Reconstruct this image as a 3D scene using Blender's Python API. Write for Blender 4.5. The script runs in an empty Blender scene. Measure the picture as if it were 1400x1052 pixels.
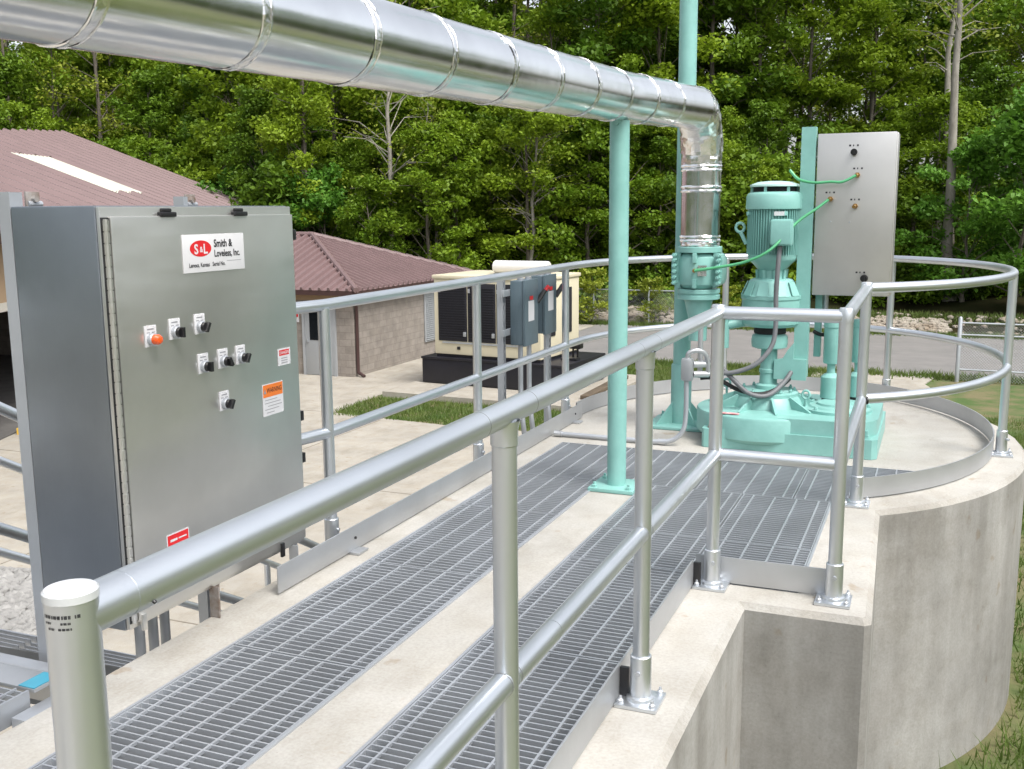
import bpy, bmesh, math, random
import numpy as np
from mathutils import Vector, Matrix

S = bpy.context.scene
COL = S.collection
R = math.radians
random.seed(7)
NP = np.random.default_rng(11)

# ------------------------------------------------------------------ camera
F_PX, YAW, PITCH, ROLL, CAM_H = 1406.9, 0.3932, 0.1679, -0.0081, 1.417
fw = Vector((-math.sin(YAW) * math.cos(PITCH), math.cos(YAW) * math.cos(PITCH), -math.sin(PITCH)))
rt = Vector((math.cos(YAW), math.sin(YAW), 0))
up = rt.cross(fw)
r2 = rt * math.cos(ROLL) + up * math.sin(ROLL)
u2 = -rt * math.sin(ROLL) + up * math.cos(ROLL)
cam = bpy.data.objects.new('camera', bpy.data.cameras.new('camera'))
COL.objects.link(cam)
cam.matrix_world = Matrix(((r2.x, u2.x, -fw.x, 0), (r2.y, u2.y, -fw.y, 0), (r2.z, u2.z, -fw.z, CAM_H), (0, 0, 0, 1)))
cam.data.sensor_width = 36
cam.data.lens = F_PX / 1400 * 36
cam.data.clip_start = 0.05
cam.data.clip_end = 1500
S.camera = cam

# ------------------------------------------------------------------ light
SUN_EL, SUN_AZ = R(56), R(118)      # azimuth measured from +Y towards +X
w = bpy.data.worlds.new('World')
S.world = w
w.use_nodes = True
nt = w.node_tree
bg = nt.nodes['Background']
sky = nt.nodes.new('ShaderNodeTexSky')
sky.sky_type = 'NISHITA'
sky.sun_disc = False
sky.sun_elevation = SUN_EL
sky.sun_rotation = SUN_AZ
sky.air_density = 1.0
sky.dust_density = 4.0
sky.ozone_density = 1.0
hs = nt.nodes.new('ShaderNodeHueSaturation')
hs.inputs['Saturation'].default_value = 0.30
nt.links.new(sky.outputs[0], hs.inputs['Color'])
nt.links.new(hs.outputs[0], bg.inputs['Color'])
bg.inputs['Strength'].default_value = 0.15
sun = bpy.data.objects.new('sun', bpy.data.lights.new('sun', 'SUN'))
COL.objects.link(sun)
sun.data.energy = 1.5
sun.data.angle = R(22)
sun.data.color = (1, 0.965, 0.9)
sd = Vector((math.sin(SUN_AZ) * math.cos(SUN_EL), math.cos(SUN_AZ) * math.cos(SUN_EL), math.sin(SUN_EL)))
sun.rotation_euler = sd.to_track_quat('Z', 'Y').to_euler()
S.view_settings.view_transform = 'Standard'
S.view_settings.look = 'None'
S.view_settings.exposure = 0.98
S.view_settings.gamma = 1
S.view_settings.use_curve_mapping = False

# ------------------------------------------------------------------ materials
MATS = {}


def mat(name, col, rough=0.6, metal=0.0, var=0.0, scale=4.0, bump=0.0, bscale=40.0, stretch=(1, 1, 1),
        col2=None, detail=6.0, coat=0.0, rvar=0.0, contrast=0.5, spec=None):
    """Principled surface with procedural colour variation and fine relief."""
    if name in MATS:
        return MATS[name]
    m = bpy.data.materials.new(name)
    m.use_nodes = True
    t = m.node_tree
    b = t.nodes['Principled BSDF']
    b.inputs['Roughness'].default_value = rough
    b.inputs['Metallic'].default_value = metal
    b.inputs['Coat Weight'].default_value = coat
    if spec is not None:
        b.inputs['Specular IOR Level'].default_value = spec
    c4 = (*col, 1)
    b.inputs['Base Color'].default_value = c4
    tc = t.nodes.new('ShaderNodeTexCoord')
    mp = t.nodes.new('ShaderNodeMapping')
    mp.inputs['Scale'].default_value = stretch
    t.links.new(tc.outputs['Object'], mp.inputs['Vector'])
    if var > 0 or col2:
        n = t.nodes.new('ShaderNodeTexNoise')
        n.inputs['Scale'].default_value = scale
        n.inputs['Detail'].default_value = detail
        n.inputs['Roughness'].default_value = 0.62
        t.links.new(mp.outputs[0], n.inputs['Vector'])
        cr = t.nodes.new('ShaderNodeValToRGB')
        lo, hi = 0.5 - contrast * 0.5 + 0.05, 0.5 + contrast * 0.5 - 0.05
        cr.color_ramp.elements[0].position = lo
        cr.color_ramp.elements[1].position = hi
        d = col2 or tuple(max(0, x * (1 - var)) for x in col)
        e = col if col2 else tuple(min(1, x * (1 + var * 0.6)) for x in col)
        cr.color_ramp.elements[0].color = (*d, 1)
        cr.color_ramp.elements[1].color = (*e, 1)
        t.links.new(n.outputs['Fac'], cr.inputs['Fac'])
        t.links.new(cr.outputs[0], b.inputs['Base Color'])
        if rvar > 0:
            mr = t.nodes.new('ShaderNodeMapRange')
            mr.inputs['To Min'].default_value = max(0.02, rough - rvar)
            mr.inputs['To Max'].default_value = min(1, rough + rvar)
            t.links.new(n.outputs['Fac'], mr.inputs['Value'])
            t.links.new(mr.outputs[0], b.inputs['Roughness'])
    if bump > 0:
        n2 = t.nodes.new('ShaderNodeTexNoise')
        n2.inputs['Scale'].default_value = bscale
        n2.inputs['Detail'].default_value = 5
        t.links.new(mp.outputs[0], n2.inputs['Vector'])
        bp = t.nodes.new('ShaderNodeBump')
        bp.inputs['Strength'].default_value = bump
        bp.inputs['Distance'].default_value = 0.01
        t.links.new(n2.outputs['Fac'], bp.inputs['Height'])
        t.links.new(bp.outputs[0], b.inputs['Normal'])
    MATS[name] = m
    return m


def concrete_mat(name, base, dark, warm, streak, relief=0.35):
    """Weathered cast concrete: blotches, fine speckle, pin holes and (for walls) run-down stains."""
    m = bpy.data.materials.new(name)
    m.use_nodes = True
    t = m.node_tree
    b = t.nodes['Principled BSDF']
    b.inputs['Roughness'].default_value = 0.88
    b.inputs['Specular IOR Level'].default_value = 0.25
    tc = t.nodes.new('ShaderNodeTexCoord')

    def noise(scale, detail=6, st=(1, 1, 1), rough=0.6):
        mp = t.nodes.new('ShaderNodeMapping')
        mp.inputs['Scale'].default_value = st
        t.links.new(tc.outputs['Object'], mp.inputs['Vector'])
        n = t.nodes.new('ShaderNodeTexNoise')
        n.inputs['Scale'].default_value = scale
        n.inputs['Detail'].default_value = detail
        n.inputs['Roughness'].default_value = rough
        t.links.new(mp.outputs[0], n.inputs['Vector'])
        return n.outputs['Fac']

    def ramp(fac, a, bb, ca, cb):
        r = t.nodes.new('ShaderNodeValToRGB')
        r.color_ramp.elements[0].position = a
        r.color_ramp.elements[1].position = bb
        r.color_ramp.elements[0].color = (*ca, 1)
        r.color_ramp.elements[1].color = (*cb, 1)
        t.links.new(fac, r.inputs['Fac'])
        return r.outputs[0]

    def mul(a, c, f):
        x = t.nodes.new('ShaderNodeMix')
        x.data_type = 'RGBA'
        x.blend_type = 'MULTIPLY'
        x.inputs[0].default_value = f
        t.links.new(a, x.inputs[6])
        t.links.new(c, x.inputs[7])
        return x.outputs[2]
    c = ramp(noise(1.6, 8), 0.35, 0.66, dark, base)
    c = mul(c, ramp(noise(5.0, 6), 0.3, 0.6, warm, (1, 1, 1)), 0.7)
    c = mul(c, ramp(noise(90, 3), 0.3, 0.62, (0.8, 0.79, 0.77), (1, 1, 1)), 0.65)
    if streak > 0:
        c = mul(c, ramp(noise(5.5, 6, (1, 1, 0.10)), 0.38, 0.62, (0.62, 0.61, 0.59), (1.0, 1.0, 1.0)), streak)
        c = mul(c, ramp(noise(3.2, 8, (1, 1, .55), 0.72), 0.40, 0.60, (0.70, 0.69, 0.67), (1.05, 1.05, 1.05)), 0.5)
        c = mul(c, ramp(noise(0.9, 5, (1, 1, 1.0), 0.7), 0.30, 0.44, (0.5, 0.49, 0.47), (1, 1, 1)), streak * 0.8)
    c = mul(c, ramp(noise(2.4, 9, (1, .45, 1), 0.75), 0.36, 0.50, (0.74, 0.72, 0.68), (1, 1, 1)), 0.55)
    c = mul(c, ramp(noise(7.5, 3, (1, 1, 1), 0.5), 0.27, 0.335, (0.70, 0.56, 0.40), (1, 1, 1)), 0.5)
    v = t.nodes.new('ShaderNodeTexVoronoi')
    v.inputs['Scale'].default_value = 26
    t.links.new(tc.outputs['Object'], v.inputs['Vector'])
    c = mul(c, ramp(v.outputs['Distance'], 0.03, 0.09, (0.62, 0.6, 0.57), (1, 1, 1)), 0.5)
    t.links.new(c, b.inputs['Base Color'])
    bp = t.nodes.new('ShaderNodeBump')
    bp.inputs['Strength'].default_value = relief
    bp.inputs['Distance'].default_value = 0.004
    t.links.new(noise(60, 8), bp.inputs['Height'])
    t.links.new(bp.outputs[0], b.inputs['Normal'])
    MATS[name] = m
    return m


def brushed(name, col, rough, stretch, bscale=30, bump=0.04, wav=0.0, metal=1.0, wavst=(1, 1, 1)):
    """Metal with directional grain; wav adds the slow dents of thin sheet."""
    m = bpy.data.materials.new(name)
    m.use_nodes = True
    t = m.node_tree
    b = t.nodes['Principled BSDF']
    b.inputs['Metallic'].default_value = metal
    tc = t.nodes.new('ShaderNodeTexCoord')
    mp = t.nodes.new('ShaderNodeMapping')
    mp.inputs['Scale'].default_value = stretch
    t.links.new(tc.outputs['Object'], mp.inputs['Vector'])
    n = t.nodes.new('ShaderNodeTexNoise')
    n.inputs['Scale'].default_value = bscale
    n.inputs['Detail'].default_value = 4
    t.links.new(mp.outputs[0], n.inputs['Vector'])
    n0 = t.nodes.new('ShaderNodeTexNoise')
    n0.inputs['Scale'].default_value = 3.2
    n0.inputs['Detail'].default_value = 5
    t.links.new(tc.outputs['Object'], n0.inputs['Vector'])
    cr = t.nodes.new('ShaderNodeValToRGB')
    cr.color_ramp.elements[0].position = 0.32
    cr.color_ramp.elements[1].position = 0.68
    cr.color_ramp.elements[0].color = (*[x * 0.86 for x in col], 1)
    cr.color_ramp.elements[1].color = (*col, 1)
    t.links.new(n0.outputs['Fac'], cr.inputs['Fac'])
    t.links.new(cr.outputs[0], b.inputs['Base Color'])
    mr = t.nodes.new('ShaderNodeMapRange')
    mr.inputs['To Min'].default_value = max(0.03, rough - 0.07)
    mr.inputs['To Max'].default_value = rough + 0.07
    t.links.new(n.outputs['Fac'], mr.inputs['Value'])
    t.links.new(mr.outputs[0], b.inputs['Roughness'])
    bp = t.nodes.new('ShaderNodeBump')
    bp.inputs['Strength'].default_value = bump
    bp.inputs['Distance'].default_value = 0.004
    t.links.new(n.outputs['Fac'], bp.inputs['Height'])
    last = bp.outputs[0]
    if wav > 0:
        n3 = t.nodes.new('ShaderNodeTexNoise')
        n3.inputs['Scale'].default_value = 2.6
        n3.inputs['Detail'].default_value = 2
        mp3 = t.nodes.new('ShaderNodeMapping')
        mp3.inputs['Scale'].default_value = wavst
        t.links.new(tc.outputs['Object'], mp3.inputs['Vector'])
        t.links.new(mp3.outputs[0], n3.inputs['Vector'])
        b2 = t.nodes.new('ShaderNodeBump')
        b2.inputs['Strength'].default_value = wav
        b2.inputs['Distance'].default_value = 0.02
        t.links.new(n3.outputs['Fac'], b2.inputs['Height'])
        t.links.new(last, b2.inputs['Normal'])
        last = b2.outputs[0]
    t.links.new(last, b.inputs['Normal'])
    MATS[name] = m
    return m


def leaf_mat(name, c1, c2):
    m = bpy.data.materials.new(name)
    m.use_nodes = True
    t = m.node_tree
    b = t.nodes['Principled BSDF']
    b.inputs['Roughness'].default_value = 0.55
    b.inputs['Specular IOR Level'].default_value = 0.3
    tc = t.nodes.new('ShaderNodeTexCoord')
    n = t.nodes.new('ShaderNodeTexNoise')
    n.inputs['Scale'].default_value = 1.3
    n.inputs['Detail'].default_value = 4
    t.links.new(tc.outputs['Object'], n.inputs['Vector'])
    oi = t.nodes.new('ShaderNodeObjectInfo')
    ad = t.nodes.new('ShaderNodeMath')
    ad.operation = 'MULTIPLY_ADD'
    t.links.new(oi.outputs['Random'], ad.inputs[0])
    ad.inputs[1].default_value = 0.5
    t.links.new(n.outputs['Fac'], ad.inputs[2])
    cr = t.nodes.new('ShaderNodeValToRGB')
    cr.color_ramp.elements[0].position = 0.35
    cr.color_ramp.elements[1].position = 1.0
    cr.color_ramp.elements[0].color = (*c1, 1)
    cr.color_ramp.elements[1].color = (*c2, 1)
    t.links.new(ad.outputs[0], cr.inputs['Fac'])
    t.links.new(cr.outputs[0], b.inputs['Base Color'])
    tr = t.nodes.new('ShaderNodeBsdfTranslucent')
    t.links.new(cr.outputs[0], tr.inputs['Color'])
    mx = t.nodes.new('ShaderNodeMixShader')
    mx.inputs[0].default_value = 0.38
    t.links.new(b.outputs[0], mx.inputs[1])
    t.links.new(tr.outputs[0], mx.inputs[2])
    t.links.new(mx.outputs[0], t.nodes['Material Output'].inputs[0])
    MATS[name] = m
    return m


M_DECK = concrete_mat('deck_concrete', (0.475, 0.462, 0.435), (0.375, 0.362, 0.335), (0.90, 0.875, 0.83), 0.0)
M_WALL = concrete_mat('wall_concrete', (0.375, 0.370, 0.355), (0.305, 0.300, 0.288), (0.90, 0.88, 0.86), 0.50, 0.14)
M_EDGE = concrete_mat('chamfer_concrete', (0.45, 0.44, 0.415), (0.30, 0.29, 0.268), (0.85, 0.81, 0.76), 0.0, 0.9)
M_YARD = concrete_mat('yard_concrete', (0.395, 0.370, 0.325), (0.320, 0.298, 0.262), (0.93, 0.89, 0.83), 0.0)
M_ALU = brushed('satin_aluminium', (0.71, 0.745, 0.785), 0.36, (6, 6, 6), 40, 0.02, 0, 0.92)
M_SEAM = mat('weld_seam', (0.30, 0.31, 0.32), 0.6, 0.7, 0.2, 60)
M_PLATE = brushed('mill_aluminium_plate', (0.54, 0.555, 0.575), 0.46, (1, 1, 1), 60, 0.03, 0, 0.8)
M_GALV = brushed('galvanised_steel', (0.50, 0.525, 0.56), 0.48, (1, 1, 1), 24, 0.04, 0, 0.66)
M_GRATE = brushed('grating_steel', (0.56, 0.585, 0.62), 0.46, (1, 1, 1), 24, 0.04, 0, 0.72)
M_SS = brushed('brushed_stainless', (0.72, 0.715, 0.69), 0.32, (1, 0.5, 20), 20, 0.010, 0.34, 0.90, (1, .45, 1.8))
M_SSV = brushed('stainless_shaded_side', (0.33, 0.36, 0.40), 0.40, (14, 14, 0.7), 22, 0.03, 0.08)  # same stainless as the door; shaded blue-grey reflection put into the colour
M_SS2 = brushed('pale_stainless', (0.66, 0.65, 0.635), 0.42, (30, 30, 0.8), 20, 0.03, 0.10)
M_JACK = brushed('jacket_aluminium', (0.90, 0.91, 0.92), 0.20, (1, 1, 1), 18, 0.06, 0.14)
M_FOIL = brushed('crinkled_foil', (0.94, 0.94, 0.94), 0.24, (1, 1, 1), 26, 1.0, 1.0)
M_TEAL = mat('teal_paint', (0.240, 0.480, 0.445), 0.42, 0, 0.12, 7, 0.10, 45, col2=(0.180, 0.385, 0.352), coat=0.05, rvar=.14, contrast=.6)
M_RUST = mat('rust', (0.22, 0.10, 0.04), 0.9, 0, 0.4, 30, 0.3, 90, col2=(0.07, 0.04, 0.025))
M_RUSTY = mat('rusty_galvanised', (0.42, 0.43, 0.43), 0.6, 0.4, 0.2, 12, 0.2, 60, col2=(0.16, 0.09, 0.05))
M_BLACK = mat('black_plastic', (0.012, 0.012, 0.014), 0.35, 0, 0.2, 8)
M_RUBBER = mat('black_rubber', (0.015, 0.015, 0.016), 0.7, 0, 0.2, 10)
M_WHITE = mat('white_label', (0.62, 0.62, 0.64), 0.35, 0, 0.03, 10)
M_INK = mat('black_ink', (0.01, 0.01, 0.015), 0.5)
M_GREYINK = mat('grey_ink', (0.25, 0.25, 0.27), 0.5)
M_RED = mat('red_print', (0.62, 0.015, 0.02), 0.4, 0, 0.05, 8)
M_ORANGE = mat('orange_print', (0.75, 0.19, 0.03), 0.4, 0, 0.05, 8)
M_LENS = mat('orange_lens', (0.80, 0.10, 0.01), 0.15, 0, 0.05, 8, coat=0.6)
M_BRASS = mat('brass', (0.45, 0.27, 0.09), 0.35, 1, 0.2, 20)
M_HOSE = mat('green_hose', (0.08, 0.36, 0.17), 0.35, 0, 0.08, 10)
M_COND = mat('grey_flexible_conduit', (0.13, 0.135, 0.145), 0.5, 0, 0.15, 10)
M_BOX = mat('grey_enamel', (0.095, 0.135, 0.16), 0.42, 0, 0.08, 3, 0.03, 40)
M_CREAM = mat('cream_enamel', (0.62, 0.565, 0.42), 0.45, 0, 0.06, 1.2, 0.02, 10)
M_TANKB = mat('black_enamel', (0.012, 0.012, 0.018), 0.42, 0, 0.3, 2)
M_SLOT = mat('dark_louvre', (0.010, 0.010, 0.016), 0.6, 0, 0.2, 4)
M_ROOF = mat('brown_metal_roof', (0.175, 0.115, 0.114), 0.48, 0, 0.07, 0.8, 0.02, 4, col2=(0.148, 0.097, 0.096))
M_ROOFD = mat('dark_brown_trim', (0.055, 0.028, 0.026), 0.5, 0, 0.1, 1)
M_SKYL = mat('translucent_panel', (0.56, 0.545, 0.47), 0.5, 0, 0.06, 2)
M_TAN = mat('tan_siding', (0.31, 0.22, 0.14), 0.6, 0, 0.06, 1)
M_BLOCK = mat('split_face_block', (0.30, 0.268, 0.238), 0.95, 0, 0.3, 3.5, 1.0, 9, col2=(0.21, 0.187, 0.168))
M_DOOR = mat('grey_door_paint', (0.32, 0.335, 0.35), 0.5, 0, 0.04, 2)
M_GLASSD = mat('dark_glass', (0.01, 0.012, 0.014), 0.08, 0, 0, 1)
M_DARK = mat('interior_shade', (0.01, 0.01, 0.011), 0.9, 0, 0.2, 1)  # stands for shade inside openings and gaps, put into the colour
M_WATER = mat('channel_water', (0.04, 0.042, 0.046), 0.25, 0, 0.3, 2, 0.1, 6)
M_GRASS = mat('lawn_soil', (0.055, 0.100, 0.020), 0.95, 0, 0.4, 1.6, 0.6, 25, col2=(0.150, 0.128, 0.062), contrast=0.36)
M_HILL = mat('leaf_litter', (0.032, 0.026, 0.014), 0.98, 0, 0.4, 0.7, 0.8, 6, col2=(0.014, 0.020, 0.008), spec=0.0)
M_ROAD = mat('gravel_road', (0.205, 0.195, 0.187), 0.95, 0, 0.2, 0.9, 0.7, 22, col2=(0.155, 0.15, 0.145))
M_RIP = mat('pale_limestone', (0.36, 0.33, 0.285), 0.95, 0, 0.3, 1.3, 0.5, 8, col2=(0.20, 0.155, 0.11))
M_STONE = mat('grey_stone', (0.27, 0.265, 0.255), 0.95, 0, 0.3, 5, 0.4, 20)
M_BARK = mat('grey_bark', (0.17, 0.15, 0.125), 0.95, 0, 0.3, 2.5, 0.8, 14, stretch=(3, 3, 0.6), col2=(0.085, 0.07, 0.055))
M_BARKP = mat('pale_bark', (0.34, 0.32, 0.28), 0.9, 0, 0.3, 1.8, 0.5, 10, stretch=(2, 2, 0.7), col2=(0.15, 0.135, 0.11))
M_LEAF1 = leaf_mat('spring_leaf', (0.095, 0.185, 0.010), (0.240, 0.340, 0.022))
M_LEAF2 = leaf_mat('mid_leaf', (0.058, 0.130, 0.010), (0.155, 0.255, 0.018))
M_LEAF3 = leaf_mat('yellow_leaf', (0.150, 0.200, 0.016), (0.26, 0.31, 0.032))
M_LEAFR = leaf_mat('bright_leaf', (0.075, 0.200, 0.020), (0.150, 0.31, 0.036))
M_BLADE = leaf_mat('grass_blade', (0.050, 0.120, 0.018), (0.14, 0.19, 0.045))
M_YELLOW = mat('yellow_paint', (0.65, 0.42, 0.05), 0.6, 0, 0.1, 5)
M_NOSE = mat('blue_edge_film', (0.05, 0.30, 0.42), 0.3, 0, 0.1, 5)


_t = M_BLOCK.node_tree
_b = _t.nodes['Principled BSDF']
_tc = _t.nodes.new('ShaderNodeTexCoord')
_sx = _t.nodes.new('ShaderNodeSeparateXYZ')
_t.links.new(_tc.outputs['Object'], _sx.inputs[0])
_ad = _t.nodes.new('ShaderNodeMath')
_t.links.new(_sx.outputs[0], _ad.inputs[0])
_t.links.new(_sx.outputs[1], _ad.inputs[1])
_cx = _t.nodes.new('ShaderNodeCombineXYZ')
_t.links.new(_ad.outputs[0], _cx.inputs[0])
_t.links.new(_sx.outputs[2], _cx.inputs[1])
_br = _t.nodes.new('ShaderNodeTexBrick')
_br.inputs['Scale'].default_value = 1.0
_br.inputs['Brick Width'].default_value = 0.40
_br.inputs['Row Height'].default_value = 0.20
_br.inputs['Mortar Size'].default_value = 0.012
_br.inputs['Color1'].default_value = (1, 1, 1, 1)
_br.inputs['Color2'].default_value = (0.88, 0.87, 0.86, 1)
_br.inputs['Mortar'].default_value = (0.80, 0.79, 0.77, 1)
_t.links.new(_cx.outputs[0], _br.inputs['Vector'])
_mx = _t.nodes.new('ShaderNodeMix')
_mx.data_type = 'RGBA'
_mx.blend_type = 'MULTIPLY'
_mx.inputs[0].default_value = 1
_t.links.new(_b.inputs['Base Color'].links[0].from_socket, _mx.inputs[6])
_t.links.new(_br.outputs['Color'], _mx.inputs[7])
_t.links.new(_mx.outputs[2], _b.inputs['Base Color'])


# ------------------------------------------------------------------ mesh helpers
class MB:
    def __init__(self):
        self.v, self.f, self.mi = [], [], []

    def add(self, vs, fs, m=0):
        o = len(self.v)
        self.v += [tuple(p) for p in vs]
        self.f += [tuple(i + o for i in q) for q in fs]
        self.mi += [m] * len(fs)

    def box(self, x0, x1, y0, y1, z0, z1, bev=0.0, m=0):
        if bev > 0:
            b = min(bev, (x1 - x0) * .45, (y1 - y0) * .45, (z1 - z0) * .45)
            bm = bmesh.new()
            bmesh.ops.create_cube(bm, size=1)
            for q in bm.verts:
                q.co = Vector(((x0 + x1) / 2 + q.co.x * (x1 - x0), (y0 + y1) / 2 + q.co.y * (y1 - y0), (z0 + z1) / 2 + q.co.z * (z1 - z0)))
            bmesh.ops.bevel(bm, geom=list(bm.edges), offset=b, segments=2, affect='EDGES', profile=0.6)
            bm.verts.index_update()
            self.add([q.co for q in bm.verts], [[q.index for q in f.verts] for f in bm.faces], m)
            bm.free()
            return self
        p = [(x0, y0, z0), (x1, y0, z0), (x1, y1, z0), (x0, y1, z0), (x0, y0, z1), (x1, y0, z1), (x1, y1, z1), (x0, y1, z1)]
        self.add(p, [(3, 2, 1, 0), (4, 5, 6, 7), (0, 1, 5, 4), (1, 2, 6, 5), (2, 3, 7, 6), (3, 0, 4, 7)], m)
        return self

    def tube(self, pts, r, n=16, caps=True, m=0, closed=False):
        """Tube along a polyline with parallel-transported frames; r is a number or one per point."""
        P = [Vector(p) for p in pts]
        k = len(P)
        rr = [r] * k if not hasattr(r, '__len__') else r
        T = []
        for i in range(k):
            if closed:
                t = P[(i + 1) % k] - P[i - 1]
            elif i == 0:
                t = P[1] - P[0]
            elif i == k - 1:
                t = P[-1] - P[-2]
            else:
                t = (P[i + 1] - P[i]).normalized() + (P[i] - P[i - 1]).normalized()
            T.append(t.normalized())
        a = Vector((0, 0, 1)) if abs(T[0].z) < 0.9 else Vector((1, 0, 0))
        U = T[0].cross(a).normalized()
        vs = []
        for i in range(k):
            U = (U - T[i] * U.dot(T[i])).normalized()
            V = T[i].cross(U)
            # mitre: widen in the bend plane
            sc = 1.0
            bend = None
            if not closed and 0 < i < k - 1:
                d1 = (P[i] - P[i - 1]).normalized()
                c = max(0.3, d1.dot(T[i]))
                if c < 0.999:
                    bend = (d1 - T[i] * c).normalized()
                    sc = 1 / c
            for j in range(n):
                an = 2 * math.pi * j / n
                d = U * math.cos(an) + V * math.sin(an)
                if bend is not None:
                    d = d + bend * (d.dot(bend)) * (sc - 1)
                vs.append(P[i] + d * rr[i])
        fs = []
        for i in range(k if closed else k - 1):
            i2 = (i + 1) % k
            for j in range(n):
                j2 = (j + 1) % n
                fs.append((i * n + j, i * n + j2, i2 * n + j2, i2 * n + j))
        if caps and not closed:
            fs.append(tuple(range(n - 1, -1, -1)))
            fs.append(tuple((k - 1) * n + j for j in range(n)))
        self.add(vs, fs, m)
        return self

    def cyl(self, a, b, r, n=20, m=0):
        return self.tube([a, b], r, n, True, m)

    def lathe(self, cx, cy, prof, n=40, m=0, caps=True):
        vs = []
        for (r, z) in prof:
            for j in range(n):
                an = 2 * math.pi * j / n
                vs.append((cx + r * math.cos(an), cy + r * math.sin(an), z))
        fs = []
        for i in range(len(prof) - 1):
            for j in range(n):
                j2 = (j + 1) % n
                fs.append((i * n + j, i * n + j2, (i + 1) * n + j2, (i + 1) * n + j))
        if caps:
            fs.append(tuple(range(n - 1, -1, -1)))
            fs.append(tuple((len(prof) - 1) * n + j for j in range(n)))
        self.add(vs, fs, m)
        return self

    def prism(self, poly, z0, z1, m=0, cap_m=None):
        n = len(poly)
        vs = [(x, y, z0) for x, y in poly] + [(x, y, z1) for x, y in poly]
        self.add(vs, [(i, (i + 1) % n, n + (i + 1) % n, n + i) for i in range(n)] + [tuple(range(n - 1, -1, -1))], m)
        self.add([(x, y, z1) for x, y in poly], [tuple(range(n))], m if cap_m is None else cap_m)
        return self

    def quad(self, a, b, c, d, m=0):
        self.add([a, b, c, d], [(0, 1, 2, 3)], m)
        return self

    def mesh(self, name, mats, sharp=32):
        me = bpy.data.meshes.new(name)
        me.from_pydata(self.v, [], self.f)
        for q in (mats if isinstance(mats, (list, tuple)) else [mats]):
            me.materials.append(q)
        me.polygons.foreach_set('material_index', self.mi)
        me.polygons.foreach_set('use_smooth', [True] * len(self.f))
        me.update()
        me.set_sharp_from_angle(angle=R(sharp))
        return me


def put(name, mesh, parent=None):
    o = bpy.data.objects.new(name, mesh)
    COL.objects.link(o)
    if parent is not None:
        o.parent = parent
        o.matrix_parent_inverse = Matrix.Translation(-world_loc(parent))
    return o


def world_loc(o):
    p = Vector(o.location)
    q = o.parent
    while q is not None:
        p = p + (o.matrix_parent_inverse.translation if o.parent else Vector()) if False else p
        break
    return WL.get(o.name, Vector(o.location))


WL = {}


def part(name, mb, m, parent=None, kind=None, label=None, sharp=32):
    o = put(name, mb.mesh(name, m, sharp), parent)
    WL[o.name] = Vector((0, 0, 0)) if parent is None else Vector((0, 0, 0))
    if kind:
        o['kind'] = kind
    if label:
        o['label'] = label
    return o


def tag(o, label, cat, group=None):
    o['label'] = label
    o['category'] = cat
    if group:
        o['group'] = group
    return o


def thing(name, label, cat, loc=(0, 0, 0), group=None):
    o = bpy.data.objects.new(name, None)
    o.empty_display_size = 0.1
    o.location = loc
    COL.objects.link(o)
    WL[o.name] = Vector(loc)
    return tag(o, label, cat, group)


def solo(name, mb, m, label, cat, group=None):
    return tag(part(name, mb, m), label, cat, group)


def structure(name, mb, m, sharp=32):
    return part(name, mb, m, kind='structure', sharp=sharp)


def text(name, body, size, org, xd, ud, m, parent, align='LEFT', bold=0.0, sx=1.0):
    cu = bpy.data.curves.new(name, 'FONT')
    cu.body = body
    cu.size = size
    cu.align_x = align
    cu.offset = bold
    cu.resolution_u = 3
    o = bpy.data.objects.new(name, cu)
    COL.objects.link(o)
    dg = bpy.context.evaluated_depsgraph_get()
    me = bpy.data.meshes.new_from_object(o.evaluated_get(dg))
    bpy.data.objects.remove(o)
    xd, ud = Vector(xd).normalized(), Vector(ud).normalized()
    nd = xd.cross(ud)
    for q in me.vertices:
        q.co = Vector(org) + xd * (q.co.x * sx) + ud * q.co.y + nd * q.co.z
    me.materials.clear()
    me.materials.append(m)
    me.name = name
    t = put(name, me, parent)
    WL[t.name] = Vector((0, 0, 0))
    return t


def crumple(mb, amp):
    mb.v = [(x + rnd.uniform(-amp, amp), y + rnd.uniform(-amp, amp), z + rnd.uniform(-amp, amp)) for x, y, z in mb.v]
    return mb


def smooth_path(pts, n=8):
    P = [Vector(p) for p in pts]
    out = []
    for i in range(len(P) - 1):
        p0 = P[max(i - 1, 0)]
        p1, p2 = P[i], P[i + 1]
        p3 = P[min(i + 2, len(P) - 1)]
        for k in range(n):
            t = k / n
            out.append(0.5 * ((2 * p1) + (p2 - p0) * t + (2 * p0 - 5 * p1 + 4 * p2 - p3) * t * t + (3 * p1 - p0 - 3 * p2 + p3) * t ** 3))
    out.append(P[-1])
    return out


# ------------------------------------------------------------------ terrain
GZ = -3.3


def sstep(a, b, x):
    t = min(1, max(0, (x - a) / (b - a)))
    return t * t * (3 - 2 * t)


def ground_z(x, y):
    z = GZ
    z += 1.88 * sstep(-1.9, 0.1, x) * (1 - sstep(9.5, 24.5, y)) * sstep(-5.5, 1.5, y)   # grass bank against the tank
    r = math.hypot(x, y)
    th = math.degrees(math.atan2(-x, y))
    ed = y - (41.0 if x > -14 else 41.0 + 0.45 * (-14 - x) * 0.35)
    z += .45 * sstep(0.3, 2.6, ed)
    sl = 0.12 + 0.41 * sstep(4, 24, th)
    e2 = min(ed, 52) - .25 * max(0, ed - 52)
    z += sl * max(0, e2 - 3.5) * sstep(3.5, 12, ed) * (1 - 0.3 * sstep(40, 90, ed))
    return z


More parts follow.
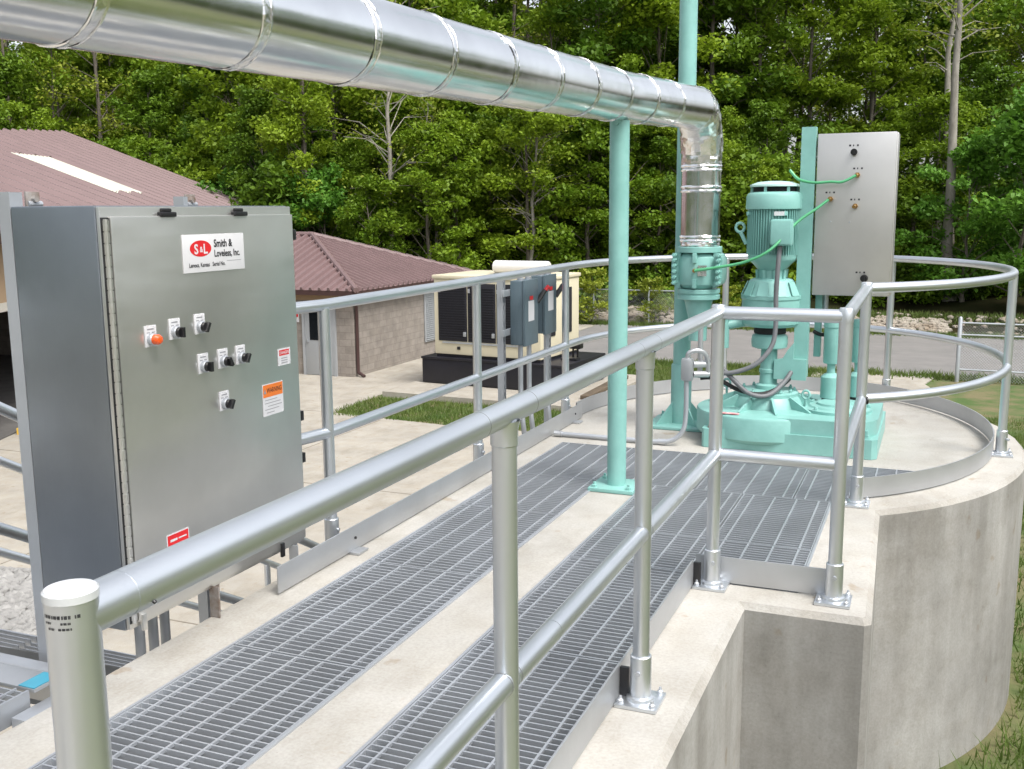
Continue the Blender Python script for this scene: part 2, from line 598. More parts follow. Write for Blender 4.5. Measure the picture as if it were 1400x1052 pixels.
def grid(name, xs, ys, zf, m, kind='structure'):
    mb = MB()
    nx, ny = len(xs), len(ys)
    vs = [(x, y, zf(x, y)) for y in ys for x in xs]
    fs = [(j * nx + i, j * nx + i + 1, (j + 1) * nx + i + 1, (j + 1) * nx + i) for j in range(ny - 1) for i in range(nx - 1)]
    mb.add(vs, fs)
    return part(name, mb, m, kind=kind, sharp=80)


rnd = random.Random(3)
jit = lambda x, y: 0.05 * math.sin(x * 1.7 + y * 0.9) * math.sin(y * 1.3 - x * 0.4)
xs = [-400, -200, -120] + [-90 + 2 * i for i in range(40)] + [-10 + 0.5 * i for i in range(61)] + [22 + 3 * i for i in range(10)] + [80, 160, 400]
ys = [-300, -100, -40, -20, -10] + [-5 + 0.5 * i for i in range(76)] + [33 + i for i in range(8)]
grid('ground', xs, ys, lambda x, y: ground_z(x, y) + (jit(x, y) if x > 1.0 and y < 24 else 0), M_GRASS)
ys2 = [40 + 0.5 * i for i in range(10)] + [45 + 2.5 * i for i in range(30)] + [130, 180, 300, 600]
grid('hillside', xs, ys2, lambda x, y: ground_z(x, y) + (0.25 * math.sin(x * .9) * math.sin(y * .7) if y > 46 else 0), M_HILL)

mb = MB()
mb.prism([(-60, -40), (45, -40), (45, -5.8), (-2.36, -5.8), (-2.36, 20.2), (-9.9, 20.1), (-13.1, 20.5), (-13.35, 24.5), (-12.9, 24.5), (-12.9, 31.3), (-60, 31.3)], GZ - .1, GZ + .02)  # stretch behind the viewpoint is unseen, added to grey the rail reflections
mb.prism([(-60, 31.3), (-13.0, 31.3), (-13.0, 40.5), (-60, 40.5)], GZ - .1, GZ + .016)
structure('concrete_yard', mb, M_YARD)
mb = MB()
for (x0, x1, y0, y1) in ((-2.9, -2.88, -30, 20.1), (-60, -2.5, 9.0, 9.02), (-7.0, -6.98, -30, 20.0), (-60, -2.5, 14.8, 14.82), (-60, -13.4, 20.5, 20.52), (-11.6, -11.58, -30, 20.1)):
    mb.box(x0, x1, y0, y1, GZ + .018, GZ + .024)
structure('yard_joints', mb, mat('joint_grime', (0.20, 0.175, 0.14), 0.95, 0, 0.2, 3))
mb = MB()
mb.prism([(-12.95, 31.35), (-2.4, 31.2), (40, 30.9), (90, 30.6), (90, 40.2), (40, 40.6), (-12.95, 40.8)], GZ - .1, GZ + .014)
structure('gravel_road', mb, M_ROAD)
mb = MB()
poly = [(-3.2, 25.0), (-0.3, 24.8)] + [(0.15 - .55 + .55 * math.cos(a), 26.0 + 3.6 * math.sin(a)) for a in np.linspace(-0.3, 1.2, 7)] + [(0.1, 30.95), (-3.2, 31.1)]
mb.prism(poly, GZ - .1, GZ + .03)
structure('concrete_apron', mb, M_YARD)
mb = MB()
mb.prism([(-13.1, 22.85), (-7.7, 22.5), (-7.3, 27.6), (-12.95, 27.9)], GZ - .1, GZ + .14)
structure('generator_pad', mb, M_YARD)

# limestone rip-rap on the bank beyond the road
mb = MB()
ico = [(0, 0, 1), (.89, 0, .45), (.28, .85, .45), (-.72, .53, .45), (-.72, -.53, .45), (.28, -.85, .45), (.72, .53, -.45), (-.28, .85, -.45), (-.89, 0, -.45), (-.28, -.85, -.45), (.72, -.53, -.45), (0, 0, -1)]
icf = [(0, 1, 2), (0, 2, 3), (0, 3, 4), (0, 4, 5), (0, 5, 1), (1, 6, 2), (2, 7, 3), (3, 8, 4), (4, 9, 5), (5, 10, 1), (6, 7, 2), (7, 8, 3), (8, 9, 4), (9, 10, 5), (10, 6, 1), (11, 7, 6), (11, 8, 7), (11, 9, 8), (11, 10, 9), (11, 6, 10)]


def stones(mb, n, xr, yr, s0, s1, zf):
    for _ in range(n):
        x, y = rnd.uniform(*xr), rnd.uniform(*yr)
        s = rnd.uniform(s0, s1)
        a = rnd.uniform(0, 6.28)
        sx, sy, sz = s * rnd.uniform(.8, 1.4), s * rnd.uniform(.7, 1.1), s * rnd.uniform(.45, .8)
        z = zf(x, y) + sz * .35
        vs = []
        for (p, q, t) in ico:
            k = rnd.uniform(.8, 1.15)
            X, Y = p * sx * k, q * sy * k
            vs.append((x + X * math.cos(a) - Y * math.sin(a), y + X * math.sin(a) + Y * math.cos(a), z + t * sz * k))
        mb.add(vs, icf)


stones(mb, 900, (-19, -7), (41.6, 43.6), .06, .20, ground_z)
stones(mb, 420, (-3.5, .4), (41.6, 43.0), .06, .17, ground_z)
stones(mb, 500, (-19, 9), (41.4, 44.0), .05, .16, ground_z)
part('riprap', mb, M_RIP, kind='stuff', sharp=20)
mb = MB()
stones(mb, 1500, (-12.6, -9.2), (8.0, 9.6), .04, .10, lambda x, y: GZ + .02)
part('gravel_strip', mb, M_STONE, kind='stuff', sharp=20)

# ------------------------------------------------------------------ concrete tank with its channel
EC, ERX, ERY = (-0.945, 6.6), 1.475, 1.86
a0 = math.atan2((4.93 - 6.6) / ERY, (-0.165 + 0.945) / ERX)
a1 = math.pi + math.asin(0.72 / ERY)
arc = [(EC[0] + ERX * math.cos(a), EC[1] + ERY * math.sin(a)) for a in np.linspace(a0, a1, 72)]
outer = [(-.845, -1.5), (-.586, -1.5), (-.586, 3.6), (-.172, 3.6), (-.15, 3.622)] + arc + [(-2.345, 5.8), (-2.345, -1.5), (-2.10, -1.5), (-2.10, 5.85),
         (0.0, 5.85), (-.02, 5.62), (-.3, 5.3), (-.42, 5.06), (-.42, 3.78), (-.845, 3.78)]
tank = thing('concrete_tank', 'round cast concrete tank with a straight channel deck leading to it', 'tank', (-.9, 6.6, GZ))
n = len(outer)
CH = .022
last = 4 + 1 + len(arc) + 1          # index of the far left corner: last vertex with a chamfered edge
ins = []
for i, (x, y) in enumerate(outer):
    if 1 <= i <= last:
        p, q = Vector(outer[i - 1]), Vector(outer[(i + 1) % n])
        c = Vector((x, y))
        d1, d2 = (c - p).normalized(), (q - c).normalized()
        n1, n2 = Vector((-d1.y, d1.x)), Vector((-d2.y, d2.x))
        m_ = (n1 + n2).normalized()
        wob = 1 + .18 * math.sin(i * 2.3) + .1 * math.sin(i * 5.1)
        k = CH * (wob if 6 < i < last - 2 else 1) / max(.35, m_.dot(n1))
        ins.append((x + m_.x * k, y + m_.y * k))
    else:
        ins.append((x, y))
ins[1] = (outer[1][0] - CH, outer[1][1])
ins[last] = (outer[last][0] + CH, outer[last][1])
bm = bmesh.new()
vb = [bm.verts.new((x, y, GZ - .4)) for x, y in outer]
vm = [bm.verts.new((x, y, -CH)) if 1 <= i <= last else None for i, (x, y) in enumerate(outer)]
vt = [bm.verts.new((x, y, 0)) for x, y in ins]
for i in range(n):
    j = (i + 1) % n
    A, B = vm[i] or vt[i], vm[j] or vt[j]
    f = bm.faces.new((vb[i], vb[j], B, A))
    f.material_index = 1
    if vm[i] and vm[j]:
        f = bm.faces.new((vm[i], vm[j], vt[j], vt[i]))
        f.material_index = 2
top = bm.faces.new(vt)
bm.normal_update()
bmesh.ops.triangulate(bm, faces=[top])
for f in bm.faces:
    f.smooth = True
    f.normal_update()
me = bpy.data.meshes.new('round_wall')
bm.to_mesh(me)
bm.free()
me.materials.append(M_DECK)
me.materials.append(M_WALL)
me.materials.append(M_EDGE)
me.set_sharp_from_angle(angle=R(25))
put('round_wall', me, tank)
mb = MB()
mb.box(-1.585, -1.352, -1.5, 5.06, GZ, 0, .006)
part('channel_divider', mb, M_DECK, tank)
mb = MB()
mb.box(-2.10, -1.585, -1.5, 5.85, -1.05, -1.0)
mb.box(-1.352, -.845, -1.5, 5.85, -1.05, -1.0)
mb.box(-.845, -.43, 3.79, 5.85, -1.05, -1.001)
mb.box(-.43, -.32, 5.32, 5.85, -1.05, -1.002)
mb.box(-1.585, -1.352, 5.06, 5.85, -1.05, -1.001)
part('channel_water', mb, M_WATER, tank)


# ------------------------------------------------------------------ gratings
def grating(name, label, x0, x1, y0, y1, clip=None, zt=0.004, pitch=0.03, group='floor gratings over the channel'):
    t = thing(name, label, 'grating', ((x0 + x1) / 2, (y0 + y1) / 2, zt - .03), group)
    bars, rods, fr = MB(), MB(), MB()
    n = max(2, int(round((y1 - y0 - .012) / pitch)))
    p = (y1 - y0 - .012) / n
    rng = lambda y: (x0, x1) if clip is None else clip(y, x0, x1)
    for i in range(1, n):
        y = y0 + .006 + i * p
        a, b = rng(y)
        if b - a > .02:
            bars.box(a + .004, b - .004, y - .0027, y + .0027, zt - .030, zt)
    m_ = max(1, int(round((x1 - x0) / .1016)))
    xs_ = [x0 + (x1 - x0) * (k + .5) / m_ for k in range(m_)]
    for x in xs_:
        ya = y0
        yb = y1
        if clip is not None:
            yy = [y for y in np.linspace(y0, y1, 40) if rng(y)[0] <= x <= rng(y)[1]]
            if len(yy) < 3:
                continue
            ya, yb = yy[0], yy[-1]
        rods.box(x - .0036, x + .0036, ya, yb, zt - .008, zt + .0012)
    for y in (y0, y1):
        a, b = rng(y)
        if b - a > .02:
            s = .0028
            yy = y + (.004 if y == y0 else -.004)
            fr.box(a, b, yy - s, yy + s, zt - .031, zt + .0008)
    if clip is None:
        for x in (x0, x1):
            xx = x + (.003 if x == x0 else -.003)
            fr.box(xx - .0025, xx + .0025, y0, y1, zt - .0312, zt + .0005)
    else:
        ysx = list(np.linspace(y0, y1, 14))
        for sgn in (0, 1):
            for k in range(13):
                p0, p1 = (rng(ysx[k])[sgn], ysx[k]), (rng(ysx[k + 1])[sgn], ysx[k + 1])
                fr.add([(p0[0] - .002, p0[1], zt - .031), (p0[0] + .002, p0[1], zt - .031), (p1[0] + .002, p1[1], zt - .031), (p1[0] - .002, p1[1], zt - .031),
                        (p0[0] - .002, p0[1], zt), (p0[0] + .002, p0[1], zt), (p1[0] + .002, p1[1], zt), (p1[0] - .002, p1[1], zt)],
                       [(3, 2, 1, 0), (4, 5, 6, 7), (0, 1, 5, 4), (1, 2, 6, 5), (2, 3, 7, 6), (3, 0, 4, 7)])
    part('bearing_bars', bars, M_GRATE, t, kind='stuff')
    part('cross_rods', rods, M_GRATE, t, kind='stuff')
    part('banding', fr, M_GRATE, t)
    return t


g = .004
LX0, LX1 = -2.092, -1.593
RX0, RX1 = -1.344, -.853
lab = 'grating panel in the left lane, '
grating('floor_grating', lab + 'partly hidden behind the capped railing post', LX0, LX1, .6, 1.775)
grating('floor_grating', lab + 'nearest whole panel below the steel cabinet', LX0, LX1, 1.783, 2.615)
grating('floor_grating', lab + 'second panel beside the rusty cabinet leg', LX0, LX1, 2.623, 3.50)
grating('floor_grating', lab + 'third panel seen behind the nearest round railing post', LX0, LX1, 3.508, 4.385)
grating('floor_grating', lab + 'fourth panel reaching to the teal column foot', LX0, LX1, 4.393, 5.055)
lab = 'grating panel in the right lane, '
grating('floor_grating', lab + 'cut off by the bottom edge of the picture', RX0, RX1, .9, 2.09)
grating('floor_grating', lab + 'in front of the nearest base plate', RX0, RX1, 2.098, 2.945)
grating('floor_grating', lab + 'behind the second railing post with its base plate', RX0, RX1, 2.953, 3.845)
grating('floor_grating', lab + 'just before the wide bay, left of the railing jog', RX0, RX1, 3.853, 4.285)
grating('floor_grating', lab + 'right of the teal column foot', RX0, RX1, 4.293, 5.055)
grating('floor_grating', 'small grating panel in the bay behind the front toe board', -.845, -.428, 3.80, 4.285)
grating('floor_grating', 'square grating panel in the bay left of the corner railing post', -.845, -.428, 4.293, 5.055)
grating('floor_grating', 'grating panel in the back row behind the left lane', LX0, LX1, 5.063, 5.842)
grating('floor_grating', 'grating panel in the back row behind the teal column', -1.585, -1.100, 5.063, 5.842)
grating('floor_grating', 'grating panel in the back row in front of the teal pump base', -1.092, -.607, 5.063, 5.842)


def clipr(y, a, b):
    k = np.interp(y, [5.06, 5.3, 5.62, 5.85], [-.425, -.305, -.027, -.006])
    return a, float(k)


grating('floor_grating', 'grating panel with a slanted cut edge against the curved toe board', -.599, -.006, 5.063, 5.842, clip=clipr)

# seat angles of the gratings
fr = thing('grating_frame', 'galvanised angle frame set into the concrete around the gratings', 'frame', (-1.4, 3, 0))
for (x0, x1, y0, y1) in ((-2.103, -2.094, -1.5, 5.05), (-1.591, -1.582, -1.5, 5.05), (-1.356, -1.346, -1.5, 5.05), (-.851, -.842, -1.5, 3.78), (-.426, -.416, 3.79, 5.05)):
    part('angle', MB().box(x0, x1, y0, y1, -.06, .006), M_GALV, fr)

# landing grating beside the deck, head of the side stair
ld = thing('stair_landing', 'grating landing with a bright nosing plate at the left edge of the deck', 'landing', (-3.5, 1.7, 0))
bars, rods = MB(), MB()
for i in range(46):
    y = .72 + i * .03
    bars.box(-4.64, -2.43, y - .0024, y + .0024, -.004, .026)
for k in range(22):
    x = -4.6 + k * .1016
    rods.box(x - .0036, x + .0036, .7, 2.08, .020, .0285)
part('bearing_bars', bars, M_GALV, ld, kind='stuff')
part('cross_rods', rods, M_GALV, ld, kind='stuff')
part('edge_band', MB().box(-2.429, -2.420, .7, 2.085, -.05, .027), M_GALV, ld)
part('edge_band', MB().box(-4.66, -4.65, .7, 2.1, -.05, .027), M_GALV, ld)
mb = MB()
mb.box(-4.66, -2.405, 2.09, 2.19, .018, .030, .003)
mb.box(-4.66, -2.405, 2.19, 2.20, -.07, .030, .003)
part('nosing_plate', mb, M_PLATE, ld)
part('nosing_film', MB().box(-2.47, -2.408, 2.092, 2.188, .0305, .0325), M_NOSE, ld)
mb = MB()
mb.box(-2.403, -2.345, 2.0, 2.26, -.09, -.015, .003)
mb.box(-4.66, -2.43, 2.30, 2.36, -.10, -.04, .003)
part('support_angle', mb, M_GALV, ld)

st = thing('side_stair', 'aluminium stair going down beside the deck behind the steel cabinet', 'stair', (-4.0, 4.0, GZ))
SL = math.tan(R(30))
for X in (-3.5, -4.6):
    mb = MB()
    y0, y1 = 2.3, 2.3 + (-GZ) / SL
    for (dz0, dz1) in ((-.24, .0),):
        vs = []
        for (y, z) in ((y0, 0), (y1, GZ)):
            for x in (X - .02, X + .02):
                vs += [(x, y, z + dz0), (x, y, z + dz1)]
        mb.add(vs, [(0, 1, 3, 2), (4, 6, 7, 5), (0, 4, 5, 1), (2, 3, 7, 6), (1, 5, 7, 3), (0, 2, 6, 4)])
    part('stringer', mb, M_PLATE, st)
nst = 17
for i in range(1, nst):
    z = GZ * i / nst
    y = 2.3 + (-GZ / SL) * i / nst
    mb = MB()
    for k in range(9):
        mb.box(-4.575, -3.525, y - .13 + k * .032, y - .125 + k * .032, z - .03, z)
    mb.box(-4.575, -3.525, y - .15, y - .135, z - .04, z + .003)
    part('tread', mb, M_GALV, st)


def stair_rail(X, label, zoff):
    t = thing('stair_railing', label, 'railing', (X, 3.5, -.5), 'railings of the side stair')
    for nm, h in (('top_rail', 1.043), ('mid_rail', .52)):
        L = (-GZ) / SL
        pts = [(X, 1.0, h + zoff), (X, 2.25, h + zoff), (X, 2.25 + L, h + zoff + GZ)]
        part(nm, MB().tube(pts, .024, 18), M_ALU, t)
    for y in (1.05, 2.2, 4.2, 6.2, 7.9):
        zb = 0 if y < 2.3 else -(y - 2.3) * SL
        part('post', MB().cyl((X, y, zb - .1), (X, y, zb + 1.03 + zoff), .024), M_ALU, t)


stair_rail(-3.5, 'aluminium stair handrail nearer the steel cabinet, sloping down behind it', 0.03)
stair_rail(-4.6, 'aluminium stair handrail on the far side of the side stair', 0.03)

# ------------------------------------------------------------------ railings
RR = .0242
ZT, ZM = 1.043, .514


def rail_post(t, x, y, face, zt=ZT, bolts=True):
    p = part('post', MB().cyl((x, y, .012), (x, y, zt - .012), RR, 24), M_ALU, t)
    mb = MB()
    mb.box(x - .062, x + .062, y - .062, y + .062, .001, .013, .003)
    mb.lathe(x, y, [(.042, .013), (.040, .022), (.031, .026), (.0305, .145), (.028, .148), (.025, .148)], 24, caps=False)
    part('base_plate', mb, M_ALU, p)
    mb = MB()
    for sx in (-1, 1):
        for sy in (-1, 1):
            mb.lathe(x + sx * .047, y + sy * .047, [(.009, .012), (.009, .022), (.005, .026), (.004, .034)], 8)
    d = Vector(face)
    mb.cyl(Vector((x, y, .10)) + d * .026, Vector((x, y, .10)) + d * .036, .0075, 10)
    part('anchor_bolts', mb, M_GALV, p, kind='stuff')
    return p


def saddle(t, x, y, along):
    d = Vector((along[0], along[1], 0)).normalized()
    mb = MB()
    mb.lathe(x, y, [(.0252, ZT - .06), (.0265, ZT - .058), (.0265, ZT - .03), (.0305, ZT - .012)], 24, caps=False)
    part('rail_fitting', mb, M_ALU, t)


YA, YC, YD, YE = .689, 1.732, 2.729, 3.739
XN, XF = -.735, -.290
rr_ = thing('guard_railing', 'aluminium guard railing on the right walkway edge, starting at the flat capped post', 'railing', (XN, 2.2, 0))
# near end post with flat cap
pa = part('post', MB().cyl((XN, YA, .012), (XN, YA, ZT + .0265), RR * 1.02, 32), M_ALU, rr_)
mb = MB()
mb.lathe(XN, YA, [(RR * 1.05, ZT + .020), (RR * 1.05, ZT + .0275), (RR * .96, ZT + .0295)], 32)
part('post_cap', mb, mat('cap_plastic', (0.62, 0.64, 0.66), 0.35, 0.3, 0.05, 6), pa)
mb = MB()
# printed line of type round the post, facing the camera: built as small raised strokes
for row, (zz, segs) in enumerate(((ZT + .009, ((-1.95, -1.6), (-1.55, -1.2), (-1.15, -.82), (-.68, -.45))), (ZT + .003, ((-1.9, -1.6), (-1.2, -.8))), (ZT - .0025, ((-1.75, -1.45), (-1.3, -.8))))):
    for (b0, b1) in segs:
        k = max(2, int((b1 - b0) / .028))
        for i in range(k):
            if (i * 7 + row * 3) % 5 == 4:
                continue
            s0 = b0 + (b1 - b0) * i / k
            s1 = s0 + (b1 - b0) / k * .78
            r0 = RR * 1.02 + .0003
            h = .0017 if row == 0 else .0011
            mb.quad((XN + r0 * math.cos(s0), YA + r0 * math.sin(s0), zz - h), (XN + r0 * math.cos(s1), YA + r0 * math.sin(s1), zz - h),
                    (XN + r0 * math.cos(s1), YA + r0 * math.sin(s1), zz + h), (XN + r0 * math.cos(s0), YA + r0 * math.sin(s0), zz + h))
part('printed_mark', mb, M_INK, pa)
mb = MB()
mb.tube([(XN, YA + .002, ZT), (XN, YA + .062, ZT)], RR * 1.0, 32, False)
mb.tube([(XN, YA + .0605, ZT), (XN, YA + .0635, ZT)], RR * .985, 32, False)
part('end_socket', mb, M_ALU, rr_)
part('top_rail', MB().tube([(XN, YA + .063, ZT), (XN, YE, ZT)], RR * 1.005, 40), M_ALU, rr_)
part('rivet', MB().cyl((XN + .02, YA + .085, ZT - .012), (XN + .0225, YA + .085, ZT - .0138), .0022, 10), M_BLACK, rr_)
mb = MB()
mb.tube([(XN, YA + .02, ZM), (XN, YC - .018, ZM)], RR, 32)
mb.tube([(XN, YC + .016, ZM), (XN, YC + .255, ZM)], RR, 32)
mb.tube([(XN, YC + .257, ZM), (XN, YD - .018, ZM)], RR * .985, 32)
mb.tube([(XN, YD + .018, ZM), (XN, YE - .015, ZM)], RR, 32)
part('mid_rail', mb, M_ALU, rr_)
for y in (YC, YD):
    rail_post(rr_, XN, y, (0, -1, 0))
    saddle(rr_, XN, y, (0, 1))
pe = rail_post(rr_, XN, YE, (.3, -.95, 0), ZT + .012)
part('post_cap', MB().lathe(XN, YE, [(RR * 1.05, ZT - .02), (RR * 1.08, ZT + .024), (RR * .95, ZT + .030), (.004, ZT + .031)], 24), M_ALU, pe)
part('top_rail', MB().tube([(XN + .012, YE, ZT), (XF - .012, YE, ZT)], RR, 28), M_ALU, rr_)
part('mid_rail', MB().tube([(XN + .015, YE, ZM), (XF - .016, YE, ZM)], RR, 28), M_ALU, rr_)
pf = rail_post(rr_, XF, YE, (.1, -1, 0), ZT + .012)
part('post_cap', MB().lathe(XF, YE, [(RR * 1.05, ZT - .02), (RR * 1.08, ZT + .024), (RR * .95, ZT + .030), (.004, ZT + .031)], 24), M_ALU, pf)
XG, YG = -.309, 5.069
part('top_rail', MB().tube([(XF, YE + .012, ZT), (XG, YG - .01, ZT)], RR, 28), M_ALU, rr_)
part('mid_rail', MB().tube([(XF, YE + .016, ZM), (XG, YG - .016, ZM)], RR, 28), M_ALU, rr_)
part('toe_board', MB().box(-.805, -.798, .5, 3.70, .006, .108, .002), M_PLATE, rr_)
part('toe_board', MB().box(-.805, XF - .03, 3.775, 3.782, .006, .108, .002), M_PLATE, rr_)
for y in (1.7, YD, 3.70):
    part('toe_board_clip', MB().box(-.797, -.770, y - .004, y + .010, .008, .10, .001), M_BLACK, rr_)  # black blocks stand for dark gaps by the posts, shade as colour

for y in (YC - .115, YC + .115, YD - .09, YD + .09):
    part('joint_seam', MB().tube([(XN, y - .0012, ZT), (XN, y + .0012, ZT)], RR * 1.009, 36, False), M_SEAM, rr_)
for y in (YC, YD, YE):
    for sg in (-1, 1):
        if y == YE and sg == 1:
            continue
        part('joint_seam', MB().tube([(XN, y + sg * .026, ZM), (XN, y + sg * .0235, ZM)], RR * 1.02, 30, False), M_SEAM, rr_)
# curved railing round the tank and straight along the left edge
ring = thing('guard_railing', 'curved aluminium guard railing round the tank top and straight along the left edge', 'railing', (-.93, 6.6, 0))
RCX, RCY, RRX, RRY = -.955, 6.6, 1.348, 1.70
XL = -2.303
aG = math.atan2((YG - RCY) / RRY, (XG - RCX) / RRX)


def ring_pts(z, k=1.0, a_0=aG, a_1=math.pi, n=72):
    return [(RCX + RRX * k * math.cos(a), RCY + RRY * k * math.sin(a), z) for a in np.linspace(a_0, a_1, n)]


YL0 = 3.38
for nm, z in (('top_rail', ZT), ('mid_rail', ZM)):
    pts = ring_pts(z)
    pts[-1] = (XL, RCY - .05, z)
    part(nm, MB().tube(pts + [(XL, y, z) for y in (5.6, 5.08, 4.3, 3.56)] + [(-2.345, YL0 - .01, z)], RR, 24), M_ALU, ring)
pg = rail_post(ring, XG, YG, (.2, -1, 0), ZT + .012)
part('post_cap', MB().lathe(XG, YG, [(RR * 1.05, ZT - .02), (RR * 1.08, ZT + .024), (RR * .95, ZT + .030), (.004, ZT + .031)], 24), M_ALU, pg)
part('rail_end_plug', MB().cyl((XG + .022, YG + .004, ZM), (XG + .029, YG + .006, ZM), RR * .8, 16), M_BLACK, ring)
for deg in (-6, 62, 116):
    a = R(deg)
    rail_post(ring, RCX + RRX * math.cos(a), RCY + RRY * math.sin(a), (math.cos(a), -1, 0))
for y in (6.50, 5.06, 3.56):
    rail_post(ring, XL, y, (1, 0, 0))
# toe boards
mb = MB()
pin, pout = ring_pts(.008, .965, aG + .02, math.pi), ring_pts(.008, .970, aG + .02, math.pi)
nn = len(pin)
vs = [p for p in pin] + [p for p in pout] + [(p[0], p[1], .108) for p in pin] + [(p[0], p[1], .108) for p in pout]
fs = []
for i in range(nn - 1):
    fs += [(i, i + 1, 2 * nn + i + 1, 2 * nn + i), (nn + i, 3 * nn + i, 3 * nn + i + 1, nn + i + 1), (2 * nn + i, 2 * nn + i + 1, 3 * nn + i + 1, 3 * nn + i)]
fs += [(0, 2 * nn, 3 * nn, nn)]
mb.add(vs, fs)
part('toe_board', mb, M_PLATE, ring)
part('toe_board', MB().box(-2.222, -2.216, 3.05, 6.60, .008, .112, .002), M_PLATE, ring)
for y in (3.60, 5.10, 6.45):
    part('toe_board_bolt', MB().cyl((-2.217, y, .06), (-2.210, y, .06), .006, 10), M_BLACK, ring)
    part('toe_board_clip', MB().box(-2.216, -2.17, y - .05, y + .03, .001, .012, .002), M_PLATE, ring)

# ------------------------------------------------------------------ insulated pipe
PA, PB, PC = Vector((-1.535, -.6, 1.772)), Vector((-1.49, 4.97, 1.958)), Vector((-1.385, 6.16, 2.0))
PR = .1225
pipe = thing('insulated_pipe', 'large insulated pipe in bright banded aluminium jacket crossing overhead and turning down to the pump', 'pipe', (-1.385, 6.4, 1.2))
cuts = [-.6, .55, 1.02, 1.50, 1.98, 2.46, 2.92, 3.40, 3.86, 4.32, 4.80, 5.22, 5.62, 6.16]


def pax(y):
    if y <= 4.97:
        return PA.lerp(PB, (y + .6) / (4.97 + .6))
    return PB.lerp(PC, (y - 4.97) / (6.16 - 4.97))


for i in range(len(cuts) - 1):
    k = 4
    rs = PR * (1.0 if i % 2 else .993)
    part('jacket_section', MB().tube([pax(cuts[i] + (cuts[i + 1] - cuts[i]) * j / k) for j in range(k + 1)], rs, 56), M_JACK, pipe)
for y in cuts[1:-1]:
    c = pax(y)
    d = (pax(y + .02) - pax(y - .02)).normalized()
    mb = MB()
    for off in (-.014, .014):
        mb.tube([c + d * (off - .004), c + d * (off - .002), c + d * (off + .002), c + d * (off + .004)], [PR * 1.003, PR * 1.018, PR * 1.018, PR * 1.003], 48, False)
    mb.tube([c - d * .012, c + d * .012], PR * 1.006, 48, False)
    part('band', crumple(mb, .0014), M_FOIL, pipe, sharp=14)
# mitred elbow
VX, VY = -1.385, 6.40
el = []
ec = Vector((VX, 6.16, 2.0 - .24))
for k in range(5):
    a = R(90 - k * 22.5)
    el.append((VX, 6.16 + .24 * math.cos(a), 1.76 + .24 * math.sin(a) + .004))
for i in range(4):
    p0, p1 = Vector(el[i]), Vector(el[i + 1])
    e = (p1 - p0) * .06
    part('elbow_gore', crumple(MB().tube([(p0 - e).lerp(p1 + e, q / 5) for q in range(6)], PR * (1.05 if i % 2 else 1.02), 40, False), .0032), M_FOIL, pipe, sharp=14)
vz = [1.765, 1.66, 1.53, 1.235, 1.19]
for i in range(4):
    rj = MB().tube([(VX, VY, vz[i] + (vz[i + 1] - vz[i]) * q / 6) for q in range(7)], PR * (1.0, .985, .975, .97)[i], 40)
    part('riser_jacket', crumple(rj, .0030 if i in (0, 3) else .0007), M_FOIL if i in (0, 3) else M_JACK, pipe, sharp=14 if i in (0, 3) else 32)
for z in (1.66, 1.535, 1.235):
    mb = MB()
    for o in (-.012, .012):
        mb.tube([(VX, VY, z + o + .008), (VX, VY, z + o), (VX, VY, z + o - .008)], [PR, PR * 1.035, PR], 40, False)
    part('band', crumple(mb, .0026), M_FOIL, pipe, sharp=14)

# ------------------------------------------------------------------ teal pipe supports
cs = thing('pipe_support_column', 'short teal round column on a square bolted foot under the overhead pipe', 'column', (-1.477, 4.96, 0))
CX, CY = -1.477, 4.955
part('column', MB().cyl((CX, CY, .02), (CX, CY, 1.842), .0485, 36), M_TEAL, cs)
part('base_plate', MB().box(CX - .118, CX + .118, CY - .118, CY + .118, .002, .022, .003), M_TEAL, cs)
for sx in (-1, 1):
    for sy in (-1, 1):
        part('anchor_bolt', MB().lathe(CX + sx * .09, CY + sy * .09, [(.015, .022), (.015, .034), (.008, .036), (.008, .048)], 6), M_TEAL, cs)
part('saddle', MB().tube([(CX, CY - .07, 1.836), (CX, CY + .07, 1.838)], [.02, .02], 8), M_TEAL, cs)

tp = thing('tall_pole', 'tall teal pole with gusseted foot rising out of the picture behind the pipe elbow', 'pole', (-1.53, 6.60, 0))
TX, TY = -1.535, 6.62
part('pole', MB().cyl((TX, TY, .02), (TX, TY, 4.4), .056, 32), M_TEAL, tp)
part('sleeve', MB().lathe(TX, TY, [(.067, .02), (.067, .40), (.063, .41), (.057, .412)], 32, caps=False), M_TEAL, tp)
part('base_plate', MB().box(TX - .20, TX + .20, TY - .20, TY + .20, .002, .020, .003), M_TEAL, tp)
for k in range(4):
    a = k * math.pi / 2 + math.pi / 4
    d = Vector((math.cos(a), math.sin(a), 0))
    nrm = Vector((-d.y, d.x, 0)) * .005
    b = Vector((TX, TY, 0))
    tri = [b + d * .055 + Vector((0, 0, .02)), b + d * .19 + Vector((0, 0, .02)), b + d * .066 + Vector((0, 0, .16))]
    mb = MB()
    mb.add([q + nrm for q in tri] + [q - nrm for q in tri], [(0, 1, 2), (5, 4, 3), (0, 3, 4, 1), (1, 4, 5, 2), (2, 5, 3, 0)])
    part('gusset', mb, M_TEAL, tp)
for sx in (-1, 1):
    for sy in (-1, 1):
        part('anchor_bolt', MB().lathe(TX + sx * .16, TY + sy * .16, [(.016, .02), (.016, .034), (.009, .036), (.009, .055)], 6), M_TEAL, tp)

